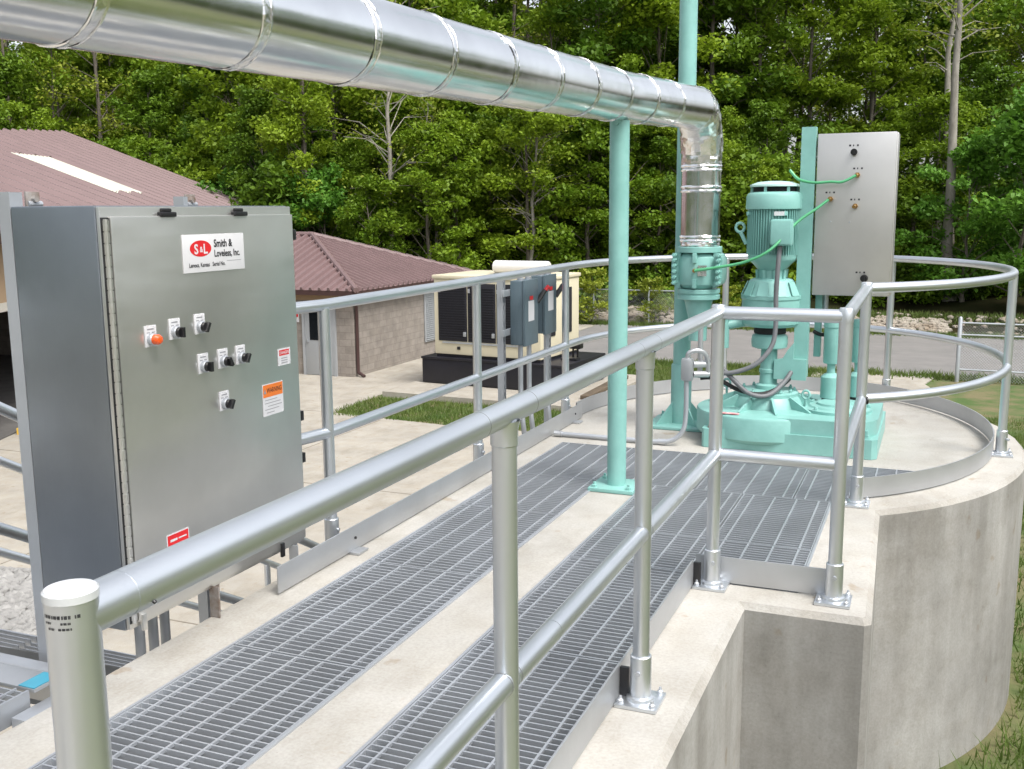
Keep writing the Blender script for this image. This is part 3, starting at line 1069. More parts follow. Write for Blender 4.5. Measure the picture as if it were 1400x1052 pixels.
# ------------------------------------------------------------------ check valve under the riser
va = thing('valve', 'teal flanged valve body bolted under the foil wrapped riser pipe', 'valve', (VX, VY, .7))
mb = MB()
mb.lathe(VX, VY, [(.135, 1.150), (.138, 1.152), (.138, 1.182), (.134, 1.186)], 40)
part('top_flange', mb, M_TEAL, va)
mb = MB()
mb.lathe(VX, VY, [(.105, .93), (.128, .955), (.135, 1.0), (.135, 1.08), (.128, 1.12), (.105, 1.145)], 40)
for sx in (-1, 1):
    vs = []
    prof = [(.10, .93), (.145, .955), (.158, .985), (.158, 1.105), (.145, 1.135), (.10, 1.16)]
    for yy in (VY - .075, VY + .075):
        vs += [(VX + sx * px, yy, pz) for px, pz in prof]
    k = len(prof)
    mb.add(vs, [tuple(range(k)), tuple(range(2 * k - 1, k - 1, -1))] + [(i, (i + 1) % k, k + (i + 1) % k, k + i) for i in range(k)])
part('body', mb, M_TEAL, va)
for sx in (-1, 1):
    for z in (.965, 1.0, 1.035, 1.07, 1.105, 1.135):
        mb = MB()
        mb.cyl((VX + sx * .135, VY - .115, z), (VX + sx * .135, VY - .06, z), .014, 6)
        mb.cyl((VX + sx * .135, VY - .13, z), (VX + sx * .135, VY - .10, z), .007, 8)
        part('bolt', mb, M_TEAL, va)
part('web', MB().box(VX - .012, VX + .012, VY - .15, VY - .10, 1.09, 1.15, .003), M_TEAL, va)
part('web', MB().box(VX - .012, VX + .012, VY - .15, VY - .10, .935, .99, .003), M_TEAL, va)
mb = MB()
mb.lathe(VX, VY, [(.128, .925), (.131, .922), (.131, .900), (.124, .897), (.124, .889), (.131, .886), (.131, .864), (.127, .860)], 40)
part('bottom_flange', mb, M_TEAL, va)
mb = MB()
mb.tube([(VX, VY, .865), (VX, VY, .84), (VX, VY, .72), (VX, VY, .60)], [.092, .085, .058, .055], 32)
part('reducer', mb, M_TEAL, va)
part('foil_tag', MB().box(VX + .02, VX + .075, VY - .139, VY - .136, 1.01, 1.075), M_FOIL, va)
part('air_fitting', MB().cyl((VX + .0, VY - .13, 1.045), (VX + .006, VY - .175, 1.045), .012, 8), M_BRASS, va)

# ------------------------------------------------------------------ pump
PX, PY = -.955, 6.50
pu = thing('pump', 'teal vertical pump with finned motor on a heavy round base on the tank top', 'pump', (PX, PY, 0))
mb = MB()
mb.prism([(-1.255, 6.03), (-.30, 6.03), (-.27, 6.06), (-.27, 6.95), (-.30, 6.98), (-1.24, 6.98), (-1.27, 6.95), (-1.27, 6.045)], .002, .115)
part('base_plate', mb, M_TEAL, pu)
mb = MB()
pl = []
for (cx, cy, s) in ((-.46, 6.225, -90), (-.46, 6.75, 0)):
    pl += [(cx + .18 * math.cos(R(s + k * 15)), cy + .18 * math.sin(R(s + k * 15))) for k in range(7)]
pl += [(-.9, 6.93), (-.9, 6.045)]
mb.prism(pl, .115, .205)
part('base_step', mb, M_TEAL, pu)
DX, DY = -.955, 6.41
mb = MB()
mb.lathe(DX, DY, [(.37, .028), (.405, .05), (.418, .065), (.418, .185), (.412, .197), (.395, .203), (.20, .210), (.20, .206)], 72)
part('base_ring', mb, M_TEAL, pu)
mb = MB()
mb.lathe(PX, PY - .04, [(.225, .207), (.205, .255), (.19, .272), (.19, .292), (.18, .298), (.06, .302)], 48)
part('hub', mb, M_TEAL, pu)
for k in range(10):
    a = R(-90 + 18 + k * 36)
    d = Vector((math.cos(a), math.sin(a), 0))
    nr = Vector((-d.y, d.x, 0)) * .007
    b = Vector((PX, PY - .05, 0))
    tri = [b + d * .19 + Vector((0, 0, .205)), b + d * .36 + Vector((0, 0, .203)), b + d * .36 + Vector((0, 0, .213)), b + d * .195 + Vector((0, 0, .282))]
    mb = MB()
    mb.add([q + nr for q in tri] + [q - nr for q in tri], [(3, 2, 1, 0), (4, 5, 6, 7), (0, 1, 5, 4), (1, 2, 6, 5), (2, 3, 7, 6), (3, 0, 4, 7)])
    part('rib', mb, M_TEAL, pu)
for k in range(12):
    a = R(k * 30 + 8)
    part('hub_bolt', MB().lathe(PX + .165 * math.cos(a), PY - .04 + .165 * math.sin(a), [(.012, .296), (.012, .310), (.007, .313), (.006, .322)], 6), M_TEAL, pu)
mb = MB()
mb.prism([(-1.19, 6.058), (-1.055, 6.048), (-1.055, 6.085), (-1.19, 6.095)], .208, .211)
part('red_nameplate', mb, mat('red_print_faded', (0.55, 0.10, 0.12), 0.5, 0, 0.5, 40, col2=(0.75, 0.55, 0.55)), pu)
mb = MB()
mb.lathe(PX, PY, [(.078, .300), (.078, .325), (.055, .335), (.052, .40), (.058, .405), (.058, .425), (.052, .43), (.05, .55), (.075, .555)], 32)
part('shaft_column', mb, M_TEAL, pu)
mb = MB()
mb.lathe(PX, PY, [(.085, .555), (.108, .565), (.112, .60), (.108, .635), (.09, .648)], 36)
part('coupling', mb, M_TEAL, pu)
part('coupling_seal', MB().lathe(PX, PY, [(.075, .645), (.098, .652), (.098, .690), (.085, .694)], 30), M_RUBBER, pu)
mb = MB()
mb.lathe(PX, PY, [(.10, .690), (.150, .695), (.172, .715), (.176, .74), (.176, .79), (.180, .793), (.180, .806), (.176, .809), (.176, .86), (.182, .868), (.182, .888), (.172, .892), (.135, .975), (.125, .985), (.105, .99)], 48)
part('bell_housing', mb, M_TEAL, pu)
for k in range(10):
    a = R(k * 36 + 9)
    d = Vector((math.cos(a), math.sin(a), 0))
    nr = Vector((-d.y, d.x, 0)) * .035
    b = Vector((PX, PY, 0))
    q = [b + d * .176 + Vector((0, 0, .89)), b + d * .140 + Vector((0, 0, .972))]
    mb = MB()
    mb.add([q[0] + nr, q[0] - nr, q[1] - nr * .8, q[1] + nr * .8, q[0] * 1 + nr + d * .006, q[0] - nr + d * .006, q[1] - nr * .8 + d * .006, q[1] + nr * .8 + d * .006],
           [(4, 5, 6, 7), (0, 4, 7, 3), (1, 2, 6, 5), (3, 7, 6, 2), (0, 1, 5, 4)])
    part('bell_panel', mb, M_TEAL, pu)
mb = MB()
mb.lathe(PX, PY, [(.085, .98), (.080, 1.0), (.082, 1.04), (.112, 1.075), (.14, 1.10), (.148, 1.115), (.148, 1.14)], 40)
part('motor_foot', mb, M_TEAL, pu)
for k in range(8):
    a = R(k * 45 + 20)
    mb = MB()
    c, s = math.cos(a), math.sin(a)
    mb.tube([(PX + .085 * c, PY + .085 * s, .985), (PX + .09 * c, PY + .09 * s, 1.045)], .012, 6)
    part('neck_rib', mb, M_TEAL, pu)
mb = MB()
mb.lathe(PX, PY, [(.140, 1.12), (.140, 1.42)], 48)
part('motor_body', mb, M_TEAL, pu)
fins = MB()
for k in range(56):
    a = 2 * math.pi * k / 56
    c, s = math.cos(a), math.sin(a)
    t_ = Vector((-s, c, 0)) * .0022
    p0, p1 = Vector((PX + .138 * c, PY + .138 * s, 0)), Vector((PX + .157 * c, PY + .157 * s, 0))
    vs = []
    for z in (1.135, 1.415):
        vs += [p0 - t_ + Vector((0, 0, z)), p1 - t_ + Vector((0, 0, z)), p1 + t_ + Vector((0, 0, z)), p0 + t_ + Vector((0, 0, z))]
    fins.add(vs, [(0, 1, 5, 4), (1, 2, 6, 5), (2, 3, 7, 6), (4, 5, 6, 7), (3, 2, 1, 0)])
part('motor_fins', fins, M_TEAL, pu, kind='stuff')
for k in range(4):
    a = R(k * 90 + 32)
    c, s = math.cos(a), math.sin(a)
    part('lug', MB().cyl((PX + .15 * c, PY + .15 * s, 1.385), (PX + .172 * c, PY + .172 * s, 1.385), .014, 8), M_TEAL, pu)
mb = MB()
mb.lathe(PX, PY, [(.160, 1.408), (.168, 1.412), (.169, 1.425), (.167, 1.485), (.160, 1.502), (.145, 1.512), (.12, 1.515)], 48)
part('fan_hood', mb, M_TEAL, pu)
part('vent_gap_shade', MB().lathe(PX, PY, [(.128, 1.513), (.128, 1.545)], 40), M_DARK, pu)  # near-black core paints the shade in the gap under the cap
for k in range(6):
    a = R(k * 60 + 15)
    part('spacer', MB().box(PX + .134 * math.cos(a) - .008, PX + .134 * math.cos(a) + .008, PY + .134 * math.sin(a) - .008, PY + .134 * math.sin(a) + .008, 1.510, 1.546), M_TEAL, pu)
mb = MB()
mb.lathe(PX, PY, [(.146, 1.543), (.149, 1.546), (.147, 1.556), (.10, 1.573), (.04, 1.578)], 48)
part('rain_cap', mb, mat('pale_teal_paint', (0.40, 0.58, 0.55), 0.35, 0, 0.06, 6), pu)
mb = MB()
mb.box(-.945, -.815, 6.285, 6.37, 1.195, 1.352, .018)
mb.box(-.938, -.822, 6.278, 6.29, 1.203, 1.344, .008)
part('terminal_box', mb, M_TEAL, pu)
part('motor_nameplate', MB().box(-.93, -.87, 6.338, 6.341, 1.372, 1.396), M_WHITE, pu)
mb = MB()
mb.tube([(PX - .155, PY - .04, 1.20), (PX - .19, PY - .04, 1.27)], .012, 8)
mb.tube([(PX - .195 + .026 * math.cos(a), PY - .04, 1.30 + .028 * math.sin(a)) for a in np.linspace(0, 6.283, 15)[:-1]], .009, 8, closed=True)
part('lifting_eye', mb, M_TEAL, pu)


for x, y in ((-1.22, 6.07), (-.33, 6.07), (-.33, 6.50), (-.33, 6.93), (-1.22, 6.93)):
    part('anchor_bolt', MB().lathe(x, y, [(.022, .115), (.022, .121), (.015, .122), (.015, .137), (.008, .139), (.008, .160)], 6), M_RUSTY if x < -1 else M_TEAL, pu)


def eyebolt(x, y, z0, h):
    mb = MB()
    mb.lathe(x, y, [(.020, z0), (.018, z0 + .02), (.008, z0 + .025), (.007, z0 + h)], 12)
    mb.tube([(x + .022 * math.cos(a), y, z0 + h + .026 + .026 * math.sin(a)) for a in np.linspace(0, 6.283, 15)[:-1]], .0075, 8, closed=True)
    part('eyebolt', mb, M_TEAL, pu)


eyebolt(-.705, 6.34, .205, .07)
eyebolt(-1.235, 6.62, .205, .07)
mb = MB()
CXX, CYY = -.53, 6.42
mb.lathe(CXX, CYY, [(.205, .205), (.205, .222), (.17, .228), (.16, .238), (.12, .240), (.115, .252), (.02, .254)], 40)
part('cover_ring', mb, M_TEAL, pu)
for k in range(8):
    a = R(k * 45 + 10)
    part('cover_bolt', MB().lathe(CXX + .185 * math.cos(a), CYY + .185 * math.sin(a), [(.012, .222), (.012, .236), (.007, .244)], 6), M_TEAL, pu)
mb = MB()
mb.tube([(-1.225, 6.40, .56), (-1.225, 6.40, .78)], .036, 18)
mb.tube([(-1.225, 6.40, .755), (-1.225, 6.40, .785)], .05, 18)
mb.tube([(-1.225, 6.40, .70), (PX - .14, PY - .03, .72)], .03, 14)
part('side_port', mb, M_TEAL, pu)

for x, y, r, lab in ((-.585, 6.56, .048, 'teal upright cylinder on the pump base, left one of two seen between the railing posts'),
                     (-.435, 6.66, .042, 'teal upright cylinder on the pump base, right one half hidden by the railing posts')):
    ac = thing('seal_cylinder', lab, 'cylinder', (x, y, .2), 'teal cylinders standing on the pump base')
    part('body', MB().lathe(x, y, [(r, .47), (r * 1.06, .475), (r * 1.06, .69), (r * 1.16, .695), (r * 1.16, .725), (r, .735), (r * .5, .738)], 28), M_TEAL, ac)
    part('neck', MB().lathe(x, y, [(r * .55, .40), (r * .5, .44), (r * .55, .475)], 20), M_TEAL, ac)
    part('foot', MB().lathe(x, y, [(r * 1.25, .255), (r * 1.25, .385), (r * .8, .405), (r * .5, .41)], 24), M_TEAL, ac)
    part('gasket', MB().lathe(x, y, [(r * 1.05, .236), (r * 1.05, .256)], 24), M_RUBBER, ac)

# ------------------------------------------------------------------ pump control cabinet on its teal stand
sd_ = thing('cabinet_stand', 'teal channel stand with an angled bracket carrying the pale cabinet', 'stand', (-.76, 6.53, .3))
mb = MB()
mb.box(-.805, -.722, 6.480, 6.490, .385, 1.89)
mb.box(-.805, -.797, 6.490, 6.545, .385, 1.89)
mb.box(-.730, -.722, 6.490, 6.545, .385, 1.89)
part('channel', mb, M_TEAL, sd_)
part('channel_back', MB().box(-.70, -.66, 6.60, 6.66, .50, 1.0, .002), M_TEAL, sd_)
mb = MB()
prof = [(-.915, .372), (-.80, .372), (-.80, .60), (-.835, .555), (-.865, .50), (-.915, .49)]
k = len(prof)
vs = [(x, 6.44, z) for x, z in prof] + [(x, 6.475, z) for x, z in prof]
mb.add(vs, [tuple(range(k)), tuple(range(2 * k - 1, k - 1, -1))] + [(i, k + i, k + (i + 1) % k, (i + 1) % k) for i in range(k)])
mb.box(-.80, -.722, 6.44, 6.478, .37, .50)
part('bracket', mb, M_TEAL, sd_)

cb = thing('pump_cabinet', 'tall pale stainless cabinet with brass hose fittings on the teal stand', 'cabinet', (-.49, 6.6, .9))
part('body', MB().box(-.700, -.262, 6.520, 6.72, .895, 1.845, .006), M_SS2, cb)
dr = part('door', MB().box(-.712, -.270, 6.492, 6.517, .893, 1.848, .006), M_SS2, cb)
kx = lambda px: -.72 + .00409 * (px - 1117)
kz = lambda py: 1.853 - (py - 182) * .00429
for px, py, rr, lb in ((1170, 209, .019, 'upper black rotary knob'), (1192, 381, .022, 'lower black rotary knob')):
    x, z = kx(px), kz(py)
    mb = MB()
    mb.cyl((x, 6.492, z), (x, 6.468, z), rr, 18)
    mb.cyl((x, 6.468, z), (x, 6.450, z), rr * .85, 18)
    mb.box(x - .004, x + .004, 6.440, 6.452, z - rr * .8, z + rr * .8)
    part('rotary_knob', mb, M_BLACK, cb, label=lb)
for px, py in ((1176, 240), (1140, 272), (1175, 282)):
    x, z = kx(px), kz(py)
    mb = MB()
    mb.cyl((x, 6.492, z), (x, 6.470, z), .016, 6)
    mb.cyl((x, 6.470, z), (x - .006, 6.440, z - .004), .010, 12)
    part('hose_fitting', mb, M_BRASS, cb)
for px, py in ((1170, 200), (1177, 231), (1140, 263), (1175, 273), (1187, 373)):
    x, z = kx(px), kz(py)
    mb = MB()
    for i, wd in enumerate((.011, .006, .010)):
        mb.box(x - .03 + i * .022, x - .03 + i * .022 + wd, 6.4905, 6.4918, z - .005, z + .005)
    part('engraved_tag', mb, M_INK, cb)
mb = MB()
for px, py in ((1141, 303), (1168, 304)):
    mb.cyl((kx(px), 6.493, kz(py)), (kx(px), 6.486, kz(py)), .005, 8)
part('screw', mb, M_GALV, cb)
part('bottom_stub', MB().cyl((-.64, 6.62, .895), (-.64, 6.62, .80), .016, 12), M_GALV, cb)

# ------------------------------------------------------------------ hoses, cables and conduit
P1 = (kx(1140) - .006, 6.438, kz(272) - .004)
hp = smooth_path([P1, (P1[0] - .06, 6.41, P1[2] - .05), (-.80, 6.36, 1.33), (-.93, 6.25, 1.175), (-1.08, 6.24, 1.10), (-1.25, 6.23, 1.065), (VX + .008, VY - .172, 1.045)], 8)
solo('air_hose', MB().tube(hp, .0085, 10), M_HOSE, 'long green air hose running across the motor to the valve', 'hose', 'green air hoses on the pump cabinet')
P2 = (kx(1176) - .006, 6.438, kz(240) - .004)
hp = smooth_path([P2, (P2[0] - .07, 6.42, P2[2] - .035), (-.62, 6.42, 1.566), (-.72, 6.43, 1.563), (-.81, 6.45, 1.585), (-.865, 6.47, 1.64)], 8)
solo('air_hose', MB().tube(hp, .0085, 10), M_HOSE, 'short green air hose curling left from the upper brass fitting', 'hose', 'green air hoses on the pump cabinet')
cd = smooth_path([(-.885, 6.325, 1.20), (-.89, 6.30, 1.10), (-.895, 6.29, .90), (-.89, 6.28, .72), (-.905, 6.25, .60), (-.98, 6.20, .50), (-1.10, 6.17, .445), (-1.24, 6.15, .43), (-1.31, 6.12, .43)], 8)
solo('motor_cable', MB().tube(cd, .0145, 12), M_COND, 'grey flexible conduit hanging from the motor box', 'cable')
cd = smooth_path([(-1.31, 6.13, .50), (-1.22, 6.16, .50), (-1.12, 6.18, .40), (-1.02, 6.19, .315), (-.92, 6.24, .300), (-.845, 6.36, .36), (-.80, 6.48, .44)], 8)
solo('sensor_cable', MB().tube(cd, .0145, 12), M_COND, 'grey looped cable dipping over the pump hub, upper of the pair', 'cable', 'cables looped over the pump hub')
cd = smooth_path([(-1.31, 6.15, .40), (-1.22, 6.17, .40), (-1.10, 6.21, .335), (-.99, 6.24, .305), (-.90, 6.30, .318), (-.835, 6.42, .36), (-.79, 6.50, .42)], 8)
solo('sensor_cable', MB().tube(cd, .013, 12), M_RUBBER, 'black looped cable dipping over the pump hub, lower of the pair', 'cable', 'cables looped over the pump hub')
cd = smooth_path([(-.70, 6.58, .66), (-.66, 6.60, .64), (-.60, 6.60, .645), (-.585, 6.56, .67)], 6)
solo('link_hose', MB().tube(cd, .012, 10), M_RUBBER, 'short black hose between the teal stand and the left teal cylinder', 'hose')

co = thing('deck_conduit', 'grey steel conduit lying on the tank deck and bending up to a junction box', 'conduit', (-1.6, 6.0, 0))
pts = smooth_path([(-2.20, 5.995, .020), (-1.95, 5.99, .020), (-1.70, 5.985, .020), (-1.52, 5.985, .022), (-1.43, 5.99, .040), (-1.375, 6.0, .10), (-1.362, 6.01, .20), (-1.362, 6.01, .40)], 8)
part('conduit', MB().tube(pts, .0145, 14), M_GALV, co)
mb = MB()
for x in (-2.17, -1.50):
    mb.tube([(x - .025, 5.99, .021), (x + .025, 5.99, .021)], .019, 14)
part('coupling', mb, M_PLATE, co)
mb = MB()
mb.box(-1.395, -1.325, 5.985, 6.045, .40, .54, .018)
mb.tube(smooth_path([(-1.36, 6.01, .53), (-1.35, 6.01, .57), (-1.30, 6.03, .585), (-1.26, 6.07, .55), (-1.25, 6.09, .45)], 6), .014, 12)
mb.tube([(-1.33, 6.03, .44), (-1.25, 6.10, .435)], .02, 12)
mb.tube([(-1.33, 6.03, .50), (-1.25, 6.10, .495)], .02, 12)
mb.tube([(-1.315, 6.16, .40), (-1.315, 6.16, .75)], .016, 12)
part('junction_box', mb, M_PLATE, co)

# ------------------------------------------------------------------ big stainless control cabinet
K = .9705
cy_ = lambda y: y * K
cz_ = lambda z: 1.417 + (z - 1.417) * K
BX = -2.30
cab = thing('control_cabinet', 'large brushed stainless control cabinet standing on the left deck edge', 'cabinet', (-2.5, 2.9, .1))
Y0, Y1 = 2.388, 3.372
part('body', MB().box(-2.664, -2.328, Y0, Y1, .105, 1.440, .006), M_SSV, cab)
mb = MB()
mb.box(-2.327, -2.312, Y0 + .004, Y1 - .002, .110, 1.437, .003)
part('front_flange', mb, M_SS, cab)
door = part('door', MB().box(-2.311, BX, Y0 + .034, Y1 - .006, .125, 1.408, .007), M_SS, cab)
mb = MB()
mb.cyl((-2.306, Y0 + .018, .13), (-2.306, Y0 + .018, 1.40), .008, 10)
for i in range(36):
    z = .14 + i * .035
    mb.cyl((-2.306, Y0 + .018, z), (-2.306, Y0 + .018, z + .031), .0105, 10)
part('piano_hinge', mb, M_SS, cab)
part('hinge_gasket', MB().box(-2.312, -2.3085, Y0 + .004, Y0 + .034, .13, 1.405), M_RUBBER, cab)
for y in (2.672, 3.045):
    mb = MB()
    mb.box(-2.335, -2.292, y - .035, y + .035, 1.404, 1.420, .004)
    mb.box(-2.322, -2.300, y - .022, y + .022, 1.418, 1.432, .006)
    part('door_clamp', mb, M_BLACK, cab)
for z in (.45, .62, 1.33):
    part('edge_clamp', MB().box(-2.325, -2.300, Y1 - .004, Y1 + .016, z - .02, z + .02, .004), M_BLACK, cab)
for y in (2.44, 3.2):
    mb = MB()
    mb.box(-2.303, -2.292, y - .010, y + .010, .095, .150, .003)
    part('bottom_clamp', mb, M_BLACK if y > 2.5 else M_SS, cab)

# nameplate
ny0, ny1, nz0, nz1 = cy_(2.812), cy_(3.146), cz_(1.213), cz_(1.343)
npz = part('nameplate', MB().box(BX + .0005, BX + .003, ny0, ny1, nz0, nz1, .001), M_WHITE, cab)
mb = MB()
oy, oz, ory, orz = ny0 + .090, nz1 - .047, .055, .027
mb.add([(BX + .0036, oy + ory * math.cos(a), oz + orz * math.sin(a)) for a in np.linspace(0, 2 * math.pi, 37)[:-1]], [tuple(range(36))])
part('emblem', mb, M_RED, npz)
XD, UD = (0, 1, 0), (0, 0, 1)
tx = BX + .0040
text('lettering', 'S', .045, (tx, oy - .034, oz - .017), XD, UD, M_WHITE, npz, bold=.0012, sx=1.0)
text('lettering', '&', .026, (tx, oy - .006, oz - .012), XD, UD, M_WHITE, npz, bold=.0005)
text('lettering', 'L', .045, (tx, oy + .012, oz - .017), XD, UD, M_WHITE, npz, bold=.0012)
text('lettering', 'Smith &', .036, (tx, ny0 + .158, nz1 - .044), XD, UD, M_INK, npz, bold=.0009, sx=.86)
text('lettering', 'Loveless, Inc.', .033, (tx, ny0 + .158, nz1 - .077), XD, UD, M_INK, npz, bold=.0007, sx=.80)
text('lettering', 'Lenexa, Kansas   Serial No.', .020, (tx, ny0 + .026, nz0 + .018), XD, UD, M_INK, npz, bold=.0003, sx=.86)
mb = MB()
mb.box(BX + .0031, BX + .0034, ny1 - .10, ny1 - .02, nz0 + .032, nz0 + .0335)
part('rule_line', mb, M_GREYINK, npz)

# operators
for (y, z, kind_) in ((2.633, 1.021, 'lamp'), (2.749, 1.032, 'sel'), (2.877, 1.036, 'sel'), (2.884, .896, 'sel'), (2.992, .899, 'sel'), (3.094, .899, 'sel'), (2.987, .745, 'sel')):
    y, z = cy_(y), cz_(z)
    pl_ = part('legend_plate', MB().box(BX + .0005, BX + .004, y - .026, y + .026, z - .034, z + .034, .001), M_WHITE, cab)
    mb = MB()
    mb.box(BX + .0041, BX + .0044, y - .016, y + .014, z + .020, z + .024)
    mb.box(BX + .0041, BX + .0044, y - .018, y - .004, z + .010, z + .013)
    mb.box(BX + .0041, BX + .0044, y + .004, y + .018, z + .010, z + .013)
    part('legend_marks', mb, M_GREYINK, pl_)
    zc = z - .010
    part('bezel', MB().tube([(BX + .004, y, zc), (BX + .016, y, zc), (BX + .019, y, zc)], [.0195, .0195, .016], 24), M_GALV, pl_)
    if kind_ == 'lamp':
        mb = MB()
        mb.tube([(BX + .018, y, zc), (BX + .034, y, zc), (BX + .041, y, zc), (BX + .044, y, zc)], [.0165, .0165, .012, .004], 24)
        part('lens', mb, M_LENS, pl_, label='orange pilot lens')
    else:
        mb = MB()
        mb.tube([(BX + .018, y, zc), (BX + .030, y, zc)], [.0165, .0155], 24)
        a = random.choice((-.5, 0, .5))
        cc, ss = math.cos(a), math.sin(a)
        for (du, dv) in ((.0055, .0165),):
            vs = []
            for x in (BX + .028, BX + .042):
                for (u, v) in ((-du, -dv), (du, -dv), (du, dv), (-du, dv)):
                    vs.append((x, y + u * cc - v * ss, zc + u * ss + v * cc))
            mb.add(vs, [(0, 3, 2, 1), (4, 5, 6, 7), (0, 1, 5, 4), (1, 2, 6, 5), (2, 3, 7, 6), (3, 0, 4, 7)])
        part('selector_knob', mb, M_BLACK, pl_)

# stickers
y0, y1, z0, z1 = cy_(3.327), cy_(3.410), cz_(.822), cz_(.889)
dg = part('danger_label', MB().box(BX + .0005, BX + .0015, y0, y1, z0, z1), M_WHITE, cab)
part('red_panel', MB().box(BX + .0016, BX + .002, y0 + .008, y1 - .008, z1 - .027, z1 - .006), M_RED, dg)
text('lettering', 'DANGER', .015, (BX + .0023, (y0 + y1) / 2, z1 - .0215), XD, UD, M_WHITE, dg, 'CENTER', .0002)
mb = MB()
for i in range(3):
    mb.box(BX + .0016, BX + .0019, y0 + .020, y1 - .020, z0 + .008 + i * .009, z0 + .011 + i * .009)
part('text_lines', mb, M_GREYINK, dg)
y0, y1, z0, z1 = cy_(3.217), cy_(3.350), cz_(.640), cz_(.764)
wl = part('warning_label', MB().box(BX + .0005, BX + .0015, y0, y1, z0, z1), M_WHITE, cab)
part('orange_panel', MB().box(BX + .0016, BX + .002, y0 + .003, y1 - .003, z1 - .050, z1 - .003), M_ORANGE, wl)
text('lettering', 'WARNING', .026, (BX + .0023, y0 + .026, z1 - .034), XD, UD, M_INK, wl, 'LEFT', .0003, .74)
mb = MB()
mb.add([(BX + .0023, y0 + .006, z1 - .036), (BX + .0023, y0 + .022, z1 - .036), (BX + .0023, y0 + .014, z1 - .018)], [(0, 1, 2)])
for i, (a, b) in enumerate(((.012, .09), (.012, .11), (.03, .118), (.012, .10), (.02, .07))):
    mb.box(BX + .0016, BX + .0019, y0 + a, y0 + b, z0 + .058 - i * .012, z0 + .0605 - i * .012)
part('text_lines', mb, M_GREYINK, wl)
y0, y1, z0, z1 = cy_(2.646), cy_(2.758), cz_(.285), cz_(.338)
rl = part('red_label', MB().box(BX + .0005, BX + .0015, y0, y1, z0, z1), M_WHITE, cab)
part('red_panel', MB().box(BX + .0016, BX + .002, y0 + .004, y1 - .004, z0 + .004, z1 - .004), M_RED, rl)
mb = MB()
mb.box(BX + .0021, BX + .0024, y0 + .016, y0 + .05, z0 + .024, z0 + .032)
mb.box(BX + .0021, BX + .0024, y0 + .056, y0 + .095, z0 + .026, z0 + .031)
part('text_lines', mb, M_WHITE, rl)
# support legs and conduits
for y, mm in ((2.812, M_RUSTY), (3.30, M_GALV)):
    mb = MB()
    mb.box(-2.325, -2.285, y - .02, y - .014, .002, .115)
    mb.box(-2.325, -2.319, y - .014, y + .03, .002, .115)
    part('leg', mb, mm, cab, label='rusty angle leg' if mm is M_RUSTY else None)
part('leg_bracket', MB().box(-2.42, -2.40, 3.02, 3.36, .06, .10, .002), M_PLATE, cab)
for x, y in ((-2.42, 2.545), (-2.44, 2.63), (-2.45, 2.70)):
    part('cable_conduit', MB().cyl((x, y, .11), (x, y, -1.6), .017, 14), M_GALV, cab)

for y, lb in ((2.432, 'weathered steel channel post standing behind the left end of the steel cabinet'),
              (3.21, 'steel channel post end showing above the right half of the steel cabinet')):
    sp = thing('strut_post', lb, 'post', (-2.70, y, -1), 'channel posts behind the steel cabinet')
    mb = MB()
    w_ = .042 if y < 3 else .02
    mb.box(-2.715, -2.667, y - w_, y - w_ + .006, -1.6, 1.485 if y < 3 else 1.478)
    mb.box(-2.715, -2.709, y - w_ + .006, y + w_, -1.6, 1.485 if y < 3 else 1.478)
    mb.box(-2.673, -2.667, y - w_ + .006, y + w_ * .2, -1.6, 1.484 if y < 3 else 1.477)
    part('channel', mb, M_GALV if y < 3 else M_GALV, sp)
    yb = y + w_ + .004
    mb = MB()
    mb.box(-2.70, -2.692, yb, yb + .055, 1.43, 1.487, .002)
    mb.cyl((-2.692, yb + .03, 1.465), (-2.678, yb + .03, 1.465), .012, 6)
    part('clip_angle', mb, M_RUSTY, sp)
    mb = MB()
    mb.cyl((-2.695, yb + .005, 1.448), (-2.695, yb + .06, 1.448), .011, 12)
    part('bolt', mb, M_GALV, sp)

